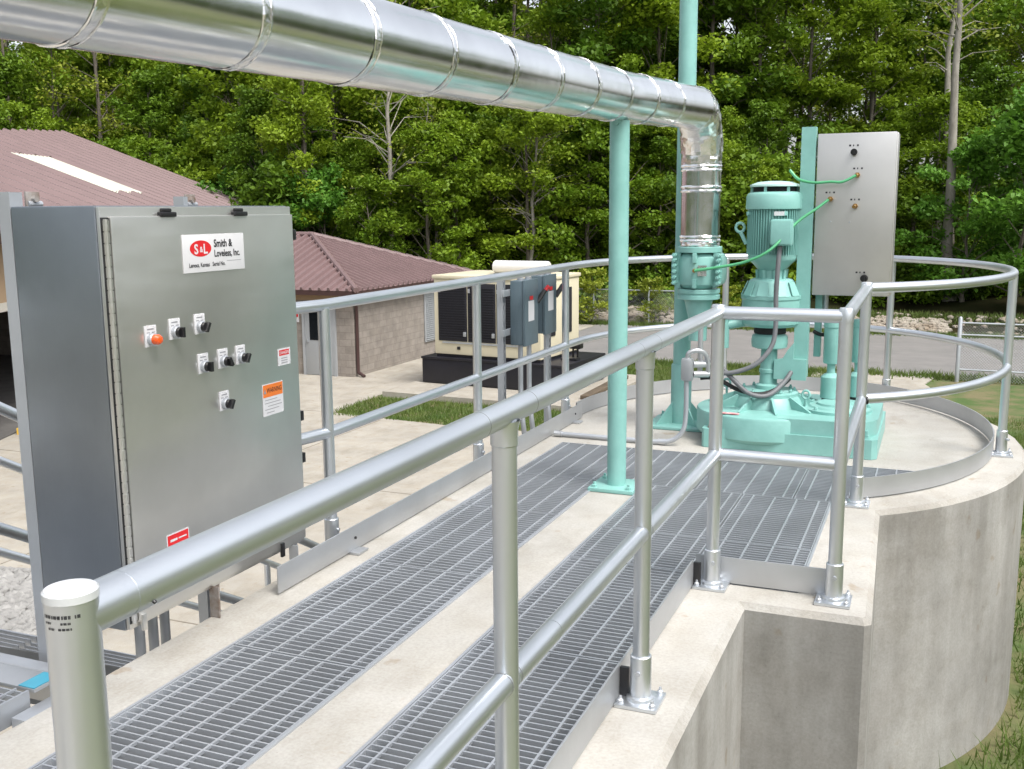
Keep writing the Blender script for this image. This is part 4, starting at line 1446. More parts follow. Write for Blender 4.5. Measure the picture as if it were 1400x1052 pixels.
# ------------------------------------------------------------------ disconnect switches on their strut frame
fr2 = thing('switch_rack', 'galvanised rack of two slotted posts at the tank edge carrying two switch boxes', 'rack', (-2.55, 6.4, 0))
for y in (5.985, 6.815):
    mb = MB()
    mb.box(-2.572, -2.566, y - .021, y + .021, -1.2, 1.01)
    mb.box(-2.566, -2.532, y - .021, y - .017, -1.2, 1.01)
    mb.box(-2.566, -2.532, y + .017, y + .021, -1.2, 1.01)
    for i in range(28):
        mb.box(-2.533, -2.529, y - .021, y - .011, -.38 + i * .05, -.36 + i * .05)
    part('post', mb, M_GALV, fr2)
for z in (.65, .90):
    part('cross_strut', MB().box(-2.530, -2.512, 5.93, 6.86, z - .02, z + .02, .002), M_GALV, fr2)
for y0, y1, z0, z1, lb in ((6.03, 6.30, .565, .975, 'grey switch box with red handle, nearer of the two on the rack'),
                           (6.39, 6.65, .600, .985, 'grey switch box with red handle, farther of the two on the rack')):
    ds = thing('disconnect_switch', lb, 'switch box', (-2.46, (y0 + y1) / 2, z0), 'switch boxes on the rack')
    part('box', MB().box(-2.510, -2.425, y0, y1, z0, z1, .006), M_BOX, ds)
    part('cover', MB().box(-2.4245, -2.405, y0 - .004, y1 - .045, z0 - .006, z1 + .004, .005), M_BOX, ds)
    part('label', MB().box(-2.4048, -2.4035, y0 + .05, y0 + .15, z0 + .15, z0 + .28), M_WHITE, ds)
    part('label_print', MB().box(-2.4034, -2.4028, y0 + .07, y0 + .13, z0 + .285, z0 + .31), M_RED, ds)
    h = part('handle', MB().tube([(-2.41, y1 - .03, z1 - .13), (-2.36, y1 + .03, z1 - .05)], .013, 10), M_RED, ds)
    part('handle_shank', MB().tube([(-2.412, y1 - .045, z1 - .15), (-2.375, y1 + .0, z1 - .075)], .017, 10), M_BLACK, h)
    part('hub_fitting', MB().cyl((-2.465, y0 + .07, z1), (-2.465, y0 + .07, z1 + .015), .022, 14), M_GALV, ds)
    part('hub_fitting', MB().cyl((-2.465, y1 - .07, z1), (-2.465, y1 - .07, z1 + .015), .022, 14), M_GALV, ds)
for (y, lb) in ((6.09, 'grey conduit dropping from the left side of the nearer switch box'), (6.24, 'grey conduit dropping from the right side of the nearer switch box'),
                (6.56, 'grey conduit dropping from the farther switch box')):
    zt = .565 if y < 6.35 else .6
    pts = smooth_path([(-2.465, y, zt), (-2.465, y, .30), (-2.455, y - .02, .18), (-2.43, y - .05, .06), (-2.41, y - .02, -.25), (-2.41, y, -.6)], 6)
    solo('drop_conduit', MB().tube(pts, .0165, 12), M_GALV, lb, 'conduit', 'conduits below the switch boxes')

# ------------------------------------------------------------------ generator
ge = thing('generator', 'cream standby generator with dark louvred doors on a long black base tank', 'generator', (-10.5, 25.5, GZ))
GA = math.atan2(24.02 - 24.45, -8.5 + 12.76)
gu, gv = Vector((math.cos(GA), math.sin(GA), 0)), Vector((-math.sin(GA), math.cos(GA), 0))
go = Vector((-12.76, 24.45, GZ + .14))


def gbox(mb, u0, u1, v0, v1, z0, z1, bev=0.0, m=0):
    t = MB()
    t.box(u0, u1, v0, v1, z0, z1, bev)
    mb.add([go + gu * p[0] + gv * p[1] + Vector((0, 0, p[2])) for p in t.v], t.f, m)
    return mb


part('base_tank', gbox(gbox(MB(), 0, 4.22, 0, 2.6, .02, .66, .015), -.02, 4.24, -.02, 2.62, .66, .72, .01), M_TANKB, ge)
part('enclosure', gbox(gbox(MB(), .34, 3.52, .12, 2.45, .80, 2.80, .03), .30, 3.56, .08, 2.50, 2.80, 2.90, .03), M_CREAM, ge)
part('sub_base', gbox(MB(), .38, 3.48, .16, 2.40, .72, .80), M_TANKB, ge)
for (u0, u1) in ((.48, 1.36), (1.39, 2.22), (2.25, 3.10)):
    d = part('louvred_door', gbox(MB(), u0, u1, .10, .125, 1.16, 2.70, .01), M_SLOT, ge)
    mb = MB()
    for i in range(21):
        z = 1.24 + i * .066
        gbox(mb, u0 + .04, u1 - .04, .078, .10, z, z + .022)
    part('louvres', mb, M_SLOT, d)
    part('latch', gbox(MB(), u1 - .10, u1 - .02, .06, .10, 1.30, 1.42, .01), M_GALV, d)
    part('hinge', gbox(MB(), u0 + .02, u0 + .08, .07, .10, 2.45, 2.56, .008), M_GALV, d)
part('sill_trim', gbox(MB(), .60, 2.98, .09, .122, 1.10, 1.14), M_GALV, ge)
part('plug', gbox(MB(), 1.05, 1.14, .09, .122, .94, 1.02, .01), M_BLACK, ge)
for v0, v1 in ((.5, .95), (1.5, 1.95)):
    part('side_louvre', gbox(MB(), 3.515, 3.54, v0, v1, 1.35, 2.55, .005), M_SLOT, ge)
mb = MB()
pts = [go + gu * a + gv * 1.3 + Vector((0, 0, 3.08)) for a in (1.55, 1.58, 3.15, 3.18)]
mb.tube(pts, [.15, .17, .17, .15], 24)
part('silencer', mb, mat('white_enamel', (0.62, 0.61, 0.60), 0.4, 0, 0.04, 2), ge)
part('fuel_gauge_stand', gbox(gbox(gbox(MB(), 3.86, 3.90, 1.28, 1.32, .72, 1.02), 3.98, 4.02, 1.30, 1.34, .72, 1.0), 3.78, 4.12, 1.2, 1.45, .98, 1.22, .05), M_BLACK, ge)
part('hose_tray', gbox(MB(), 3.7, 4.15, .9, 1.15, .72, .78, .02), M_BLACK, ge)
pk = thing('timber_sleeper', 'dark timber sleeper with a pale edge at the right end of the generator pad', 'sleeper', (-8, 24.5, GZ))
part('timber', MB().box(-7.95, -7.70, 23.5, 26.9, GZ + .14, GZ + .24, .02), mat('weathered_timber', (0.10, 0.075, 0.05), 0.9, 0, 0.3, 4, 0.4, 20), pk)

# ------------------------------------------------------------------ block building with hip roof
bb = thing('block_building', 'small split face block building with brown hipped metal roof', 'building', (-19, 29, GZ))
BX0, BX1, BY0, BY1 = -34.0, -15.35, 25.22, 32.55
EZ, AZ = -.78, .64
mb = MB()
mb.box(BX0, BX1, BY0, BY1, GZ, EZ + .12)
part('wall', mb, M_BLOCK, bb)
# block joints: shallow recessed look from proud courses of bands near the corner
mb = MB()
o_ = .38
ex0, ex1, ey0, ey1 = BX0 - o_, BX1 + o_, BY0 - o_, BY1 + o_
ym = (ey0 + ey1) / 2
apx = ex1 - (ym - ey0)
A_ = Vector((apx, ym, AZ))
Bk = Vector((ex0 + (ym - ey0), ym, AZ))
c00, c10, c11, c01 = Vector((ex0, ey0, EZ)), Vector((ex1, ey0, EZ)), Vector((ex1, ey1, EZ)), Vector((ex0, ey1, EZ))
for q in ((c00, c10, A_, Bk), (c11, c01, Bk, A_)):
    mb.add(q, [(0, 1, 2, 3)])
mb.add((c10, c11, A_), [(0, 1, 2)])
mb.add((c01, c00, Bk), [(0, 1, 2)])
dn = Vector((0, 0, -.14))
for a, b in ((c00, c10), (c10, c11), (c11, c01), (c01, c00)):
    mb.add((a, b, b + dn, a + dn), [(3, 2, 1, 0)], 1)
mb.add((c00 + dn, c10 + dn, c11 + dn, c01 + dn), [(3, 2, 1, 0)], 2)
roof = part('roof', mb, [M_ROOF, M_ROOFD, M_TAN], bb)


def rib(mb, a, b, wd, ht, wdir):
    a, b, d = Vector(a), Vector(b), Vector(wdir).normalized()
    nrm = (b - a).normalized().cross(d)
    if nrm.z < 0:
        nrm = -nrm
    vs = [a - d * wd, a + d * wd, b + d * wd, b - d * wd, a - d * wd * .55 + nrm * ht, a + d * wd * .55 + nrm * ht, b + d * wd * .55 + nrm * ht, b - d * wd * .55 + nrm * ht]
    mb.add(vs, [(4, 5, 6, 7), (0, 1, 5, 4), (1, 2, 6, 5), (2, 3, 7, 6), (3, 0, 4, 7)])


mb = MB()
half = ym - ey0
k = int((ex1 - ex0) / .30)
for i in range(1, k):
    x = ex1 - i * .30
    f = min(1, (ex1 - x) / half, (x - ex0) / half)
    rib(mb, (x, ey0 - .01, EZ - .003), (x, ey0 + half * f, EZ + (AZ - EZ) * f), .055, .085, (1, 0, 0))
k = int((ey1 - ey0) / .30)
for i in range(1, k):
    y = ey0 + i * .30
    f = min((y - ey0) / half, (ey1 - y) / half)
    rib(mb, (ex1 + .01, y, EZ - .003), (ex1 - half * f, y, EZ + (AZ - EZ) * f), .055, .085, (0, 1, 0))
part('seam', mb, M_ROOF, roof, kind='stuff')
for a in (c10, c11):
    mb = MB()
    mb.tube([a + Vector((0, 0, .03)), A_ + Vector((0, 0, .05))], .085, 8)
    part('hip_cap', mb, M_ROOF, roof)
mb = MB()
mb.tube([A_ + Vector((0, 0, .05)), Bk + Vector((0, 0, .05))], .085, 8)
part('ridge_cap', mb, M_ROOF, roof)
# closure pieces standing along the far hip
mb = MB()
for i in range(1, 14):
    q = c11.lerp(A_, i / 14) + Vector((0, 0, .09))
    d = (A_ - c11).normalized()
    mb.tube([q - d * .12, q + d * .12], .06, 6)
part('hip_closure', mb, M_ROOFD, roof, kind='stuff')
part('frieze_board', MB().box(BX0 - .03, BX1 + .03, BY0 - .03, BY1 + .03, EZ - .32, EZ - .15), M_TAN, bb)
part('downspout', MB().tube([(BX1 + .30, BY0 - .25, EZ - .1), (BX1 + .10, BY0 + .02, EZ - .34), (BX1 + .07, BY0 + .10, EZ - .5), (BX1 + .07, BY0 + .10, GZ + .15), (BX1 + .3, BY0 + .05, GZ + .05)], .05, 8), M_ROOFD, bb)
dd = part('door', MB().box(-16.95, -15.98, BY0 - .04, BY0 - .005, GZ + .03, GZ + 2.07, .01), M_DOOR, bb)
part('window', MB().box(-16.78, -16.50, BY0 - .05, BY0 - .041, GZ + 1.05, GZ + 1.92), M_GLASSD, dd)
part('handle', MB().box(-16.87, -16.83, BY0 - .10, BY0 - .041, GZ + .98, GZ + 1.08, .01), M_GALV, dd)
mb = MB()
mb.box(-17.03, -16.955, BY0 - .06, BY0 - .002, GZ + .02, GZ + 2.14)
mb.box(-15.975, -15.90, BY0 - .06, BY0 - .002, GZ + .02, GZ + 2.14)
mb.box(-16.955, -15.975, BY0 - .06, BY0 - .002, GZ + 2.075, GZ + 2.14)
part('door_frame', mb, M_DOOR, bb)
lv = part('louvre_panel', MB().box(BX1 + .005, BX1 + .05, 29.6, 30.75, GZ + .5, GZ + 2.2, .01), M_DOOR, bb)
mb = MB()
for i in range(24):
    z = GZ + .56 + i * .066
    mb.box(BX1 + .05, BX1 + .075, 29.66, 30.69, z, z + .02)
part('slats', mb, M_DOOR, lv, kind='stuff')
part('dark_gap_sheet', MB().box(BX1 + .004, BX1 + .03, 30.95, 31.9, GZ + .02, GZ + 2.3), M_DARK, bb)  # no opening cut: flat dark sheet painted for a shaded gap
part('wall_sign', MB().box(-17.42, -17.15, BY0 - .02, BY0 - .004, GZ + 1.55, GZ + 1.8), M_WHITE, bb)
part('wall_sign_band', MB().box(-17.40, -17.17, BY0 - .024, BY0 - .021, GZ + 1.70, GZ + 1.79), M_RED, bb)
bo = solo('bollard', MB().lathe(-17.2, 24.75, [(.07, GZ), (.07, GZ + .38), (.05, GZ + .43), (.01, GZ + .45)], 14), M_YELLOW, 'short yellow bollard by the block building door', 'bollard')

# ------------------------------------------------------------------ big shed
sh = thing('shed', 'large metal shed at left with brown ribbed roof, pale skylight strip and open bay', 'building', (-27, 30, GZ))
E0, E1 = Vector((-17.5, 15.2, 1.04)), Vector((-28, 40, 1.04))
su = (E1 - E0).normalized()
sv = Vector((-.925, -.0, 0))
Rg = Vector((-37.4, 36, 5.06))
sv3 = (Rg - E1).normalized()


def rp(a, s, h=0.0):
    nrm = su.cross(sv3).normalized()
    if nrm.z < 0:
        nrm = -nrm
    return E0 + su * a + sv3 * s + nrm * h


mb = MB()
rid = [(-9, 8.9), (18.8, 9.3), (29.0, 11.2)]
q = [rp(-9, 0), rp(29.0, 0), rp(29.0, 11.2), rp(18.8, 9.3), rp(-9, 8.9)]
mb.add(q, [(0, 1, 2, 3, 4)])
back = [q[2] + Vector((-9.5, -4, -3.9)), q[4] + Vector((-9.5, -4, -3.9))]
mb.add([q[2], q[3], q[4], back[1], back[0]], [(4, 3, 2, 1, 0)])
mb.add([q[0], q[1], q[1] + Vector((0, 0, -.22)), q[0] + Vector((0, 0, -.22))], [(3, 2, 1, 0)], 1)
mb.add([q[1], q[2], q[2] + Vector((0, 0, -.22)), q[1] + Vector((0, 0, -.22))], [(3, 2, 1, 0)], 1)
sroof = part('roof', mb, [M_ROOF, M_ROOFD], sh)
mb = MB()
SK = (12.9, 16.1, 2.7, 6.1)
for i in range(34):
    a = -8.7 + i * 1.13
    if a > 28.9:
        break
    top_ = np.interp(a, [-9, 18.8, 29], [8.9, 9.3, 11.2])
    if SK[0] - .1 < a < SK[1] + .1:
        rib(mb, rp(a, -.03), rp(a, SK[2]), .17, .15, su)
        rib(mb, rp(a, SK[3]), rp(a, float(top_)), .17, .15, su)
    else:
        rib(mb, rp(a, -.03), rp(a, float(top_)), .17, .15, su)
part('roof_rib', mb, M_ROOF, sroof, kind='stuff')
mb = MB()
mb.add([rp(SK[0], SK[2], .02), rp(SK[1], SK[2], .02), rp(SK[1], SK[3], .02), rp(SK[0], SK[3], .02)], [(0, 1, 2, 3)])
for i in range(11):
    a = SK[0] + .1 + i * .30
    rib(mb, rp(a, SK[2], .02), rp(a, SK[3], .02), .06, .10, su)
part('skylight_strip', mb, M_SKYL, sroof)
part('rake_trim', MB().tube([rp(29.0, 0, .03), rp(29.0, 11.2, .03)], .07, 6), M_ROOF, sroof)


def wbox(mb, a0, a1, d0, d1, z0, z1, m=0):
    o = Vector((E0.x, E0.y, 0)) + Vector((-su.y, su.x, 0)) * .45
    wd = Vector((-su.y, su.x, 0))
    vs = [o + su * a + wd * d + Vector((0, 0, z)) for z in (z0, z1) for (a, d) in ((a0, d0), (a1, d0), (a1, d1), (a0, d1))]
    mb.add(vs, [(3, 2, 1, 0), (4, 5, 6, 7), (0, 1, 5, 4), (1, 2, 6, 5), (2, 3, 7, 6), (3, 0, 4, 7)], m)
    return mb


part('wall_upper', wbox(MB(), -8.5, 28.6, 0, .2, -.45, .95), M_TAN, sh)
part('header_trim', wbox(MB(), -8.5, 28.6, -.06, .0, -.62, -.44), mat('pale_trim', (0.42, 0.40, 0.36), 0.6, 0, 0.05, 2), sh)
mb = MB()
for a in (-8.5, 10.5, 19.5, 28.0):
    wbox(mb, a, a + .6, 0, .25, GZ, -.45)
part('bay_pier', mb, M_TAN, sh)
part('back_wall', wbox(MB(), -8.5, 28.6, 9.5, 9.7, GZ, 1.0), M_DARK, sh)  # darkness of the open bay is put into this wall's colour
part('end_wall', wbox(wbox(MB(), 28.4, 28.6, .2, 9.5, GZ, .9), -8.5, -8.3, .2, 9.5, GZ, .9), M_TAN, sh)
part('bay_floor', wbox(MB(), -8.3, 28.4, -.0, 9.5, GZ, GZ + .05), mat('shaded_bay_floor', (0.10, 0.095, 0.09), 0.9, 0, 0.3, 2), sh)  # floor darkened in its colour for the shadow inside the bay
part('curb_stripe', wbox(MB(), 1.0, 3.2, -.25, -.1, GZ + .02, GZ + .16), M_YELLOW, sh)

# ------------------------------------------------------------------ chain-link fences


def fence(label, pts, h, spacing, rails, mesh_x):
    f = thing('chain_link_fence', label, 'fence', (pts[0][0], pts[0][1], GZ), 'galvanised chain link fences')
    for k in range(len(pts) - 1):
        a, b = Vector((*pts[k], 0)), Vector((*pts[k + 1], 0))
        L = (b - a).length
        n = max(1, int(round(L / spacing)))
        d = (b - a).normalized()
        for i in range(n + 1):
            if k > 0 and i == 0:
                continue
            p = a.lerp(b, i / n)
            r = .055 if (i in (0, n)) else .035
            z = ground_z(p.x, p.y)
            part('post', MB().lathe(p.x, p.y, [(r, z - .1), (r, z + h + .06), (r * .6, z + h + .10), (.004, z + h + .11)], 12), M_GALV, f)
        for rz in rails:
            part('rail', MB().tube([a + Vector((0, 0, ground_z(a.x, a.y) + rz)), b + Vector((0, 0, ground_z(b.x, b.y) + rz))], .024, 8), M_GALV, f)
        wires = MB()
        hh = h - .08
        m_ = int(L / mesh_x)
        for i in range(-int(hh / mesh_x), m_):
            for sg in (1, -1):
                x0 = i * mesh_x
                x1 = x0 + hh
                lo, hi = max(0, x0), min(L, x1)
                if hi - lo < .02:
                    continue
                def Pq(x):
                    t = x - x0
                    zz = (.05 + t) if sg == 1 else (.05 + hh - t)
                    q = a + d * x
                    return Vector((q.x, q.y, ground_z(q.x, q.y) + zz))
                wires.tube([Pq(lo), Pq(hi)], .0028, 3, False)
        part('wire_mesh', wires, M_GALV, f, kind='stuff')


fence('chain link fence at right beyond the curved railing, starting at a thick end post', [(.60, 30.2), (6.5, 29.9)], 1.68, 2.95, (1.30, 1.62, .35), .075)
fence('chain link fence along the far side of the gravel road at the left', [(-20.5, 41.3), (-8.6, 41.2)], 1.45, 2.4, (1.42,), .10)

# ------------------------------------------------------------------ vegetation


def leaf_mesh(name, centers, sizes, m, seed, up_bias=.5):
    rg = np.random.default_rng(seed)
    n = len(centers)
    nrm = rg.normal(size=(n, 3))
    nrm[:, 2] = np.abs(nrm[:, 2]) + up_bias
    nrm /= np.linalg.norm(nrm, axis=1)[:, None]
    t = rg.normal(size=(n, 3))
    t -= nrm * (t * nrm).sum(1)[:, None]
    t /= np.linalg.norm(t, axis=1)[:, None]
    b = np.cross(nrm, t)
    s = sizes[:, None]
    tip = centers + t * s * 1.0 - nrm * s * .18
    base = centers - t * s * .9
    l = centers + b * s * .55 + nrm * s * .12
    r_ = centers - b * s * .55 + nrm * s * .12
    vs = np.empty((n * 4, 3))
    vs[0::4], vs[1::4], vs[2::4], vs[3::4] = base, r_, tip, l
    me = bpy.data.meshes.new(name)
    me.vertices.add(n * 4)
    me.vertices.foreach_set('co', vs.ravel())
    me.loops.add(n * 4)
    me.loops.foreach_set('vertex_index', np.arange(n * 4))
    me.polygons.add(n)
    me.polygons.foreach_set('loop_start', np.arange(n) * 4)
    me.polygons.foreach_set('loop_total', np.full(n, 4))
    me.update()
    me.materials.append(m)
    return me


def make_tree(seed, h, crown_lo, crown_r, nleaf, leaf, bark, lsize=(.085, .185), r0=.17, lean=.5, clump=.84, branches=32):
    """Tapered trunk with limbs and a crown of many small leaves held in clumps at the limb ends."""
    rg = np.random.default_rng(seed)
    mb = MB()
    k = 9
    off = np.cumsum(rg.normal(0, .16, size=(k, 2)), axis=0) * lean
    off -= off[0]
    zs = np.linspace(0, h * .93, k)
    trunk = [Vector((off[i, 0], off[i, 1], zs[i])) for i in range(k)]
    mb.tube(trunk, [r0 * (1 - .85 * i / (k - 1)) * (1.25 if i == 0 else 1) for i in range(k)], 9)
    tips = []
    for j in range(branches):
        f = crown_lo + (1 - crown_lo) * (j + rg.random()) / branches
        f = min(.98, f)
        i = min(k - 2, int(f * .93 / .93 * (k - 1)))
        p = trunk[i].lerp(trunk[i + 1], f * (k - 1) - i)
        rel = (f - crown_lo) / (1 - crown_lo)
        rad = crown_r * (0.55 + .75 * math.sin(math.pi * min(1, rel * .85 + .12))) * rg.uniform(.55, 1.1)
        az = rg.uniform(0, 6.283) if j > 2 else j * 2.1
        el_ = rg.uniform(.1, .75) + rel * .5
        d = Vector((math.cos(az) * math.cos(el_), math.sin(az) * math.cos(el_), math.sin(el_)))
        mid = p + d * rad * .5 + Vector((0, 0, rad * .06))
        tip = p + d * rad + Vector((rg.normal(0, .15), rg.normal(0, .15), -rad * .10))
        rb = max(.012, r0 * .27 * (1 - f * .7))
        mb.tube([p, mid, tip], [rb, rb * .65, rb * .25], 5, False)
        tips += [(tip, 1.0), (mid.lerp(tip, .45), .8)]
        if rg.random() < .6:
            sd2 = Vector((rg.normal(), rg.normal(), rg.normal() * .5 + .2)).normalized()
            t2 = mid + sd2 * rad * .5
            mb.tube([mid, t2], [rb * .5, rb * .2], 4, False)
            tips.append((t2, .8))
    C_ = []
    per = max(1, nleaf // len(tips))
    for (t, s) in tips:
        q = rg.normal(size=(per, 3))
        q /= np.linalg.norm(q, axis=1)[:, None]
        rad = clump * s * rg.uniform(.75, 1.35) * (rg.random((per, 1)) ** .45)
        q = q * rad * np.array([1.0, 1.0, .62])
        C_.append(np.array(t)[None] + q)
    C_ = np.concatenate(C_)
    sz = rg.uniform(*lsize, size=len(C_))
    return mb.mesh('trunk', bark, 60), leaf_mesh('crown', C_, sz, leaf, seed + 99)


def tree(name, proto, label, cat, x, y, rz, sc, group=None, dz=0):
    o = thing(name, label, cat, (0, 0, 0), group)
    o.location = (x, y, ground_z(x, y) - .1 + dz)
    o.rotation_euler = (0, 0, rz)
    o.scale = (sc, sc, sc * rnd.uniform(.93, 1.1))
    for nm, me in (('trunk', proto[0]), ('crown', proto[1])):
        c = bpy.data.objects.new(nm, me)
        COL.objects.link(c)
        c.parent = o
    return o


T = [make_tree(1, 15, .22, 2.9, 11500, M_LEAF1, M_BARK),
     make_tree(2, 17, .30, 2.7, 11000, M_LEAF2, M_BARK),
     make_tree(3, 14, .14, 3.1, 12000, M_LEAF2, M_BARK),
     make_tree(4, 16, .34, 2.5, 5600, M_LEAF1, M_BARK, lsize=(.08, .16)),
     make_tree(5, 12, .10, 3.0, 12000, M_LEAF1, M_BARK),
     make_tree(6, 18, .40, 2.3, 4200, M_LEAF3, M_BARK, lsize=(.07, .14))]
TB = [make_tree(11, 7, .06, 2.7, 8600, M_LEAFR, M_BARK, r0=.10, clump=.7, lsize=(.08, .17)),
      make_tree(12, 6, .04, 2.5, 7600, M_LEAFR, M_BARK, r0=.10, clump=.65, lsize=(.08, .16))]
TS = [make_tree(21, 19, .55, 2.6, 1500, M_LEAF3, M_BARKP, r0=.24, lsize=(.06, .13), lean=.7, branches=30),
      make_tree(22, 15, .30, 2.6, 1500, M_LEAF3, M_BARKP, r0=.17, lsize=(.05, .12), lean=1.1, branches=40),
      make_tree(23, 17, .5, 2.0, 1800, M_LEAF1, M_BARK, r0=.20, lsize=(.06, .13), lean=.5, branches=26)]
TU = [make_tree(31, 4.2, .05, 1.9, 4200, M_LEAF2, M_BARK, r0=.05, clump=.6, lsize=(.07, .14), branches=26),
      make_tree(32, 3.4, .05, 1.8, 3600, M_LEAF1, M_BARK, r0=.05, clump=.55, lsize=(.07, .13), branches=24),
      make_tree(33, 2.2, .05, .9, 1700, M_LEAF3, M_BARK, r0=.03, clump=.35, lsize=(.05, .10), branches=18)]


def at(px, depth):
    """World x, y of a ray azimuth (picture column of a 1400 wide frame) at a forward depth."""
    lat = (px - 700) / F_PX * depth
    return (-math.sin(YAW) * depth + math.cos(YAW) * lat, math.cos(YAW) * depth + math.sin(YAW) * lat)


# trees that can be told apart
named = [
    ('pale_trunk_tree', TS[0], 'tall tree with bare pale trunk, right one of two at upper right', 1300, 44.5, 1.05, .3),
    ('pale_trunk_tree', TS[0], 'tall tree with a shorter pale trunk, left one of two at upper right', 1278, 49, 1.0, 2.0),
    ('pale_trunk_tree', TS[1], 'leaning pale tree with bare forked branches between the cabinet and the teal column', 531, 45.5, .95, 1.2),
    ('grey_trunk_tree', TS[2], 'slim tree with a straight grey trunk above the right end of the steel cabinet', 420, 47, 1.0, .6),
    ('grey_trunk_tree', TS[2], 'slim tree with a thin grey trunk above the hip roof peak', 462, 51, .95, 2.6),
    ('grey_trunk_tree', TS[2], 'dark trunked tree above the pale pump cabinet', 1174, 52, 1.1, 1.9),
    ('grey_trunk_tree', TS[2], 'slim grey trunked tree right of the tall teal pole', 1068, 54, 1.0, 4.0),
    ('bushy_tree', TB[0], 'bright green bushy tree at the right edge behind the chain link fence', 1385, 41.5, 1.12, .4),
    ('bushy_tree', TB[1], 'bright green bushy tree behind the curved railing, left of the right edge tree', 1318, 43.5, .95, 2.2),
    ('bushy_tree', TB[1], 'bright green bushy tree just above the right end of the shed roof', 345, 50.5, 1.15, 1.0),
    ('bushy_tree', TB[0], 'bright green bushy tree left of the leaning pale trunk', 452, 45.5, .8, 3.1),
    ('thorny_tree', TS[1], 'brown twiggy half bare tree left of the teal column', 735, 45.5, .68, 5.0),
    ('thorny_tree', TS[1], 'brown twiggy half bare tree right of the hip roof peak', 600, 46.5, .62, 3.0),
]
for nm, pr, lb, px, dp, sc, rz in named:
    x, y = at(px, dp)
    tree(nm, pr, lb, 'tree', x, y, rz, sc)
for px, dp, sc, lb in ((812, 42.8, 1.0, 'yellow green shrub behind the far fence, left of the teal column'),
                       (893, 42.6, .8, 'small yellow green shrub behind the far fence, right of the teal column'),
                       (1000, 43.0, .5, 'low yellow green shrub behind the pump base'),
                       (1085, 43.0, .55, 'low yellow green shrub below the pump cabinet')):
    x, y = at(px, dp)
    tree('shrub', TU[2], lb, 'shrub', x, y, px * .7, sc)

# the wood on the hillside
gl = 'leafy trees of the dense wood on the hillside'
cnt = 0
for row, (dp, step) in enumerate(((46.2, 44), (48.5, 62), (52, 70), (57, 76), (63, 80), (70, 86), (78, 94), (88, 104))):
    px = -150 + rnd.uniform(0, 40)
    while px < 1560:
        right = px > 960
        if right and dp > 80:
            px += step
            continue
        if row == 0 and 1240 < px < 1400:
            px += step
            continue
        d = dp + rnd.uniform(-1.8, 1.8)
        if px < 330:
            d += 8
        x, y = at(px, d)
        ok = True
        if row < 2:
            pr = rnd.choice([T[4], T[2], TU[0], T[4], T[0]])
            sc = rnd.uniform(.5, .78) if pr is not TU[0] else rnd.uniform(1.0, 1.6)
        else:
            pr = rnd.choice(T[:4] + [T[5]] + ([T[2], T[0]] if not right else [T[3], T[1]]))
            sc = rnd.uniform(.85, 1.2)
        if right and row >= 4 and rnd.random() < .25:
            ok = False
        if ok:
            kind_ = {0: 'spring green', 1: 'deep green', 2: 'full crowned', 3: 'light crowned', 4: 'low spring green', 5: 'yellowish'}
            ki = next((i for i, q in enumerate(T) if q is pr), 4)
            bins = ((-1e9, 90, 'above the shed ridge'), (90, 330, 'above the shed edge'), (330, 520, 'above the hip roof'),
                    (520, 690, 'above the generator'), (690, 840, 'left of the teal column'), (840, 960, 'beside the tall teal pole'), (960, 1110, 'behind the pump motor'),
                    (1110, 1250, 'behind the pump cabinet'), (1250, 1e9, 'behind the curved railing'))
            where = next(q[2] for q in bins if q[0] <= px < q[1])
            edge = 'front' if row < 2 else ('middle' if row < 4 else 'upper slope')
            tree('woodland_tree', pr, kind_[ki] + ' tree in the wood, ' + edge + ', ' + where, 'tree', x, y, rnd.uniform(0, 6.28), sc, gl)
            cnt += 1
        px += step * rnd.uniform(.75, 1.25)

# undergrowth: one mass
C_, Z_ = [], []
for i in range(620):
    px = rnd.uniform(-120, 1520)
    d = 44.4 + 42 * rnd.random() ** 1.7 + (6 if px < 330 else 0)
    x, y = at(px, d)
    z = ground_z(x, y)
    hh, rr = rnd.uniform(.6, 2.0), rnd.uniform(.7, 1.5)
    n = 300
    q = NP.normal(size=(n, 3))
    q /= np.linalg.norm(q, axis=1)[:, None]
    q *= NP.random((n, 1)) ** .4
    C_.append(np.array([x, y, z]) + q * np.array([rr, rr, hh * .6]) + np.array([0, 0, hh * .5]))
C_ = np.concatenate(C_)
o = put('undergrowth', leaf_mesh('undergrowth', C_, NP.uniform(.07, .15, len(C_)), M_LEAF2, 5))
o['kind'] = 'stuff'

# unseen wood added behind the viewpoint to darken reflections in the metal
C_ = []
for i in range(1500):
    a = R(rnd.uniform(22, 282))
    r = rnd.uniform(42, 60)
    x, y = r * math.sin(a), r * math.cos(a)
    z = GZ + rnd.uniform(0, 15)
    q = NP.normal(size=(46, 3))
    q /= np.linalg.norm(q, axis=1)[:, None]
    C_.append(np.array([x, y, z]) + q * NP.random((46, 1)) ** .4 * np.array([2.2, 2.2, 1.3]))
C_ = np.concatenate(C_)
o = put('unseen_wood', leaf_mesh('unseen_wood', C_, NP.uniform(.35, .6, len(C_)), M_LEAF2, 6))
o['kind'] = 'stuff'

# grass: blades on the bank by the tank and on the lawn strips


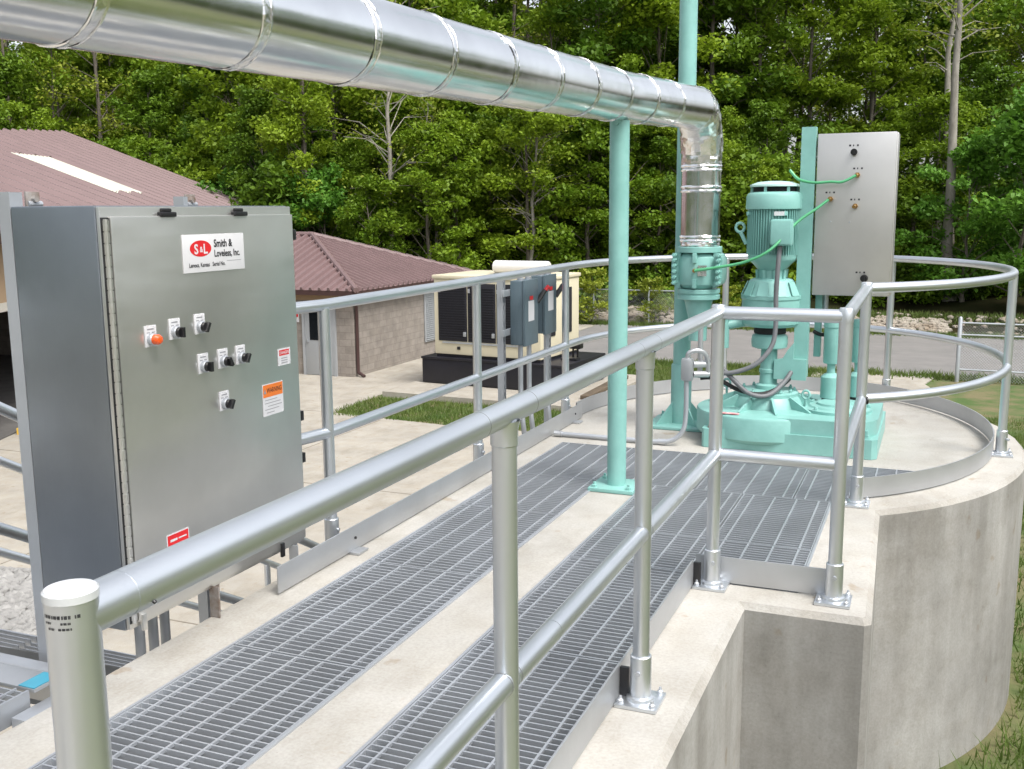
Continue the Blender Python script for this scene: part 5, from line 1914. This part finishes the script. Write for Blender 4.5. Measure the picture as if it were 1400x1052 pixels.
def blades(name, n, sampler, h, wd):
    vs = np.empty((n * 3, 3))
    k = 0
    while k < n:
        x, y, s = sampler()
        z = ground_z(x, y)
        a = rnd.uniform(0, 6.28)
        hh = h * s * rnd.uniform(.6, 1.5)
        w_ = wd * rnd.uniform(.7, 1.4)
        lx, ly = rnd.gauss(0, .45) * hh, rnd.gauss(0, .45) * hh
        dx, dy = math.cos(a) * w_, math.sin(a) * w_
        vs[3 * k] = (x - dx, y - dy, z - .01)
        vs[3 * k + 1] = (x + dx, y + dy, z - .01)
        vs[3 * k + 2] = (x + lx, y + ly, z + hh)
        k += 1
    me = bpy.data.meshes.new(name)
    me.vertices.add(n * 3)
    me.vertices.foreach_set('co', vs.ravel())
    me.loops.add(n * 3)
    me.loops.foreach_set('vertex_index', np.arange(n * 3))
    me.polygons.add(n)
    me.polygons.foreach_set('loop_start', np.arange(n) * 3)
    me.polygons.foreach_set('loop_total', np.full(n, 3))
    me.update()
    me.materials.append(M_BLADE)
    o = put(name, me)
    o['kind'] = 'stuff'


tuft = [(rnd.uniform(.2, 5.5), rnd.uniform(3.0, 25), rnd.uniform(.08, .35), rnd.uniform(.5, 1.7)) for _ in range(1500)]


def bank():
    while True:
        t = rnd.choice(tuft)
        x, y = rnd.gauss(t[0], t[2]), rnd.gauss(t[1], t[2])
        if ((x - EC[0]) / (ERX + .04)) ** 2 + ((y - EC[1]) / (ERY + .04)) ** 2 > 1 and x > -.4:
            return x, y, t[3]


def lawn():
    while True:
        x, y = rnd.uniform(-13.2, -2.5), rnd.uniform(20.2, 31.2)
        if (x < -7.6 and y > 22.6 and y < 27.9) or (x < -12.8 and y > 24.3) or x > -2.6:
            continue
        return x, y, 1.0


blades('bank_grass', 120000, bank, .07, .006)
blades('lawn_grass', 45000, lawn, .09, .012)


def verge():
    return rnd.uniform(-18, 10), rnd.choice((rnd.gauss(40.9, .25), rnd.gauss(30.7, .2), rnd.uniform(42.5, 44.5))), 1.0


blades('verge_grass', 22000, verge, .16, .02)
# clover heads on the bank
mb = MB()
for _ in range(46):
    x, y = rnd.uniform(.4, 2.2), rnd.uniform(4.5, 11)
    z = ground_z(x, y) + rnd.uniform(.04, .09)
    mb.add([(x + p * .016, y + q * .016, z + t * .013) for p, q, t in ico], icf)
part('clover_flowers', mb, M_WHITE, kind='stuff')

print('woodland trees', cnt)
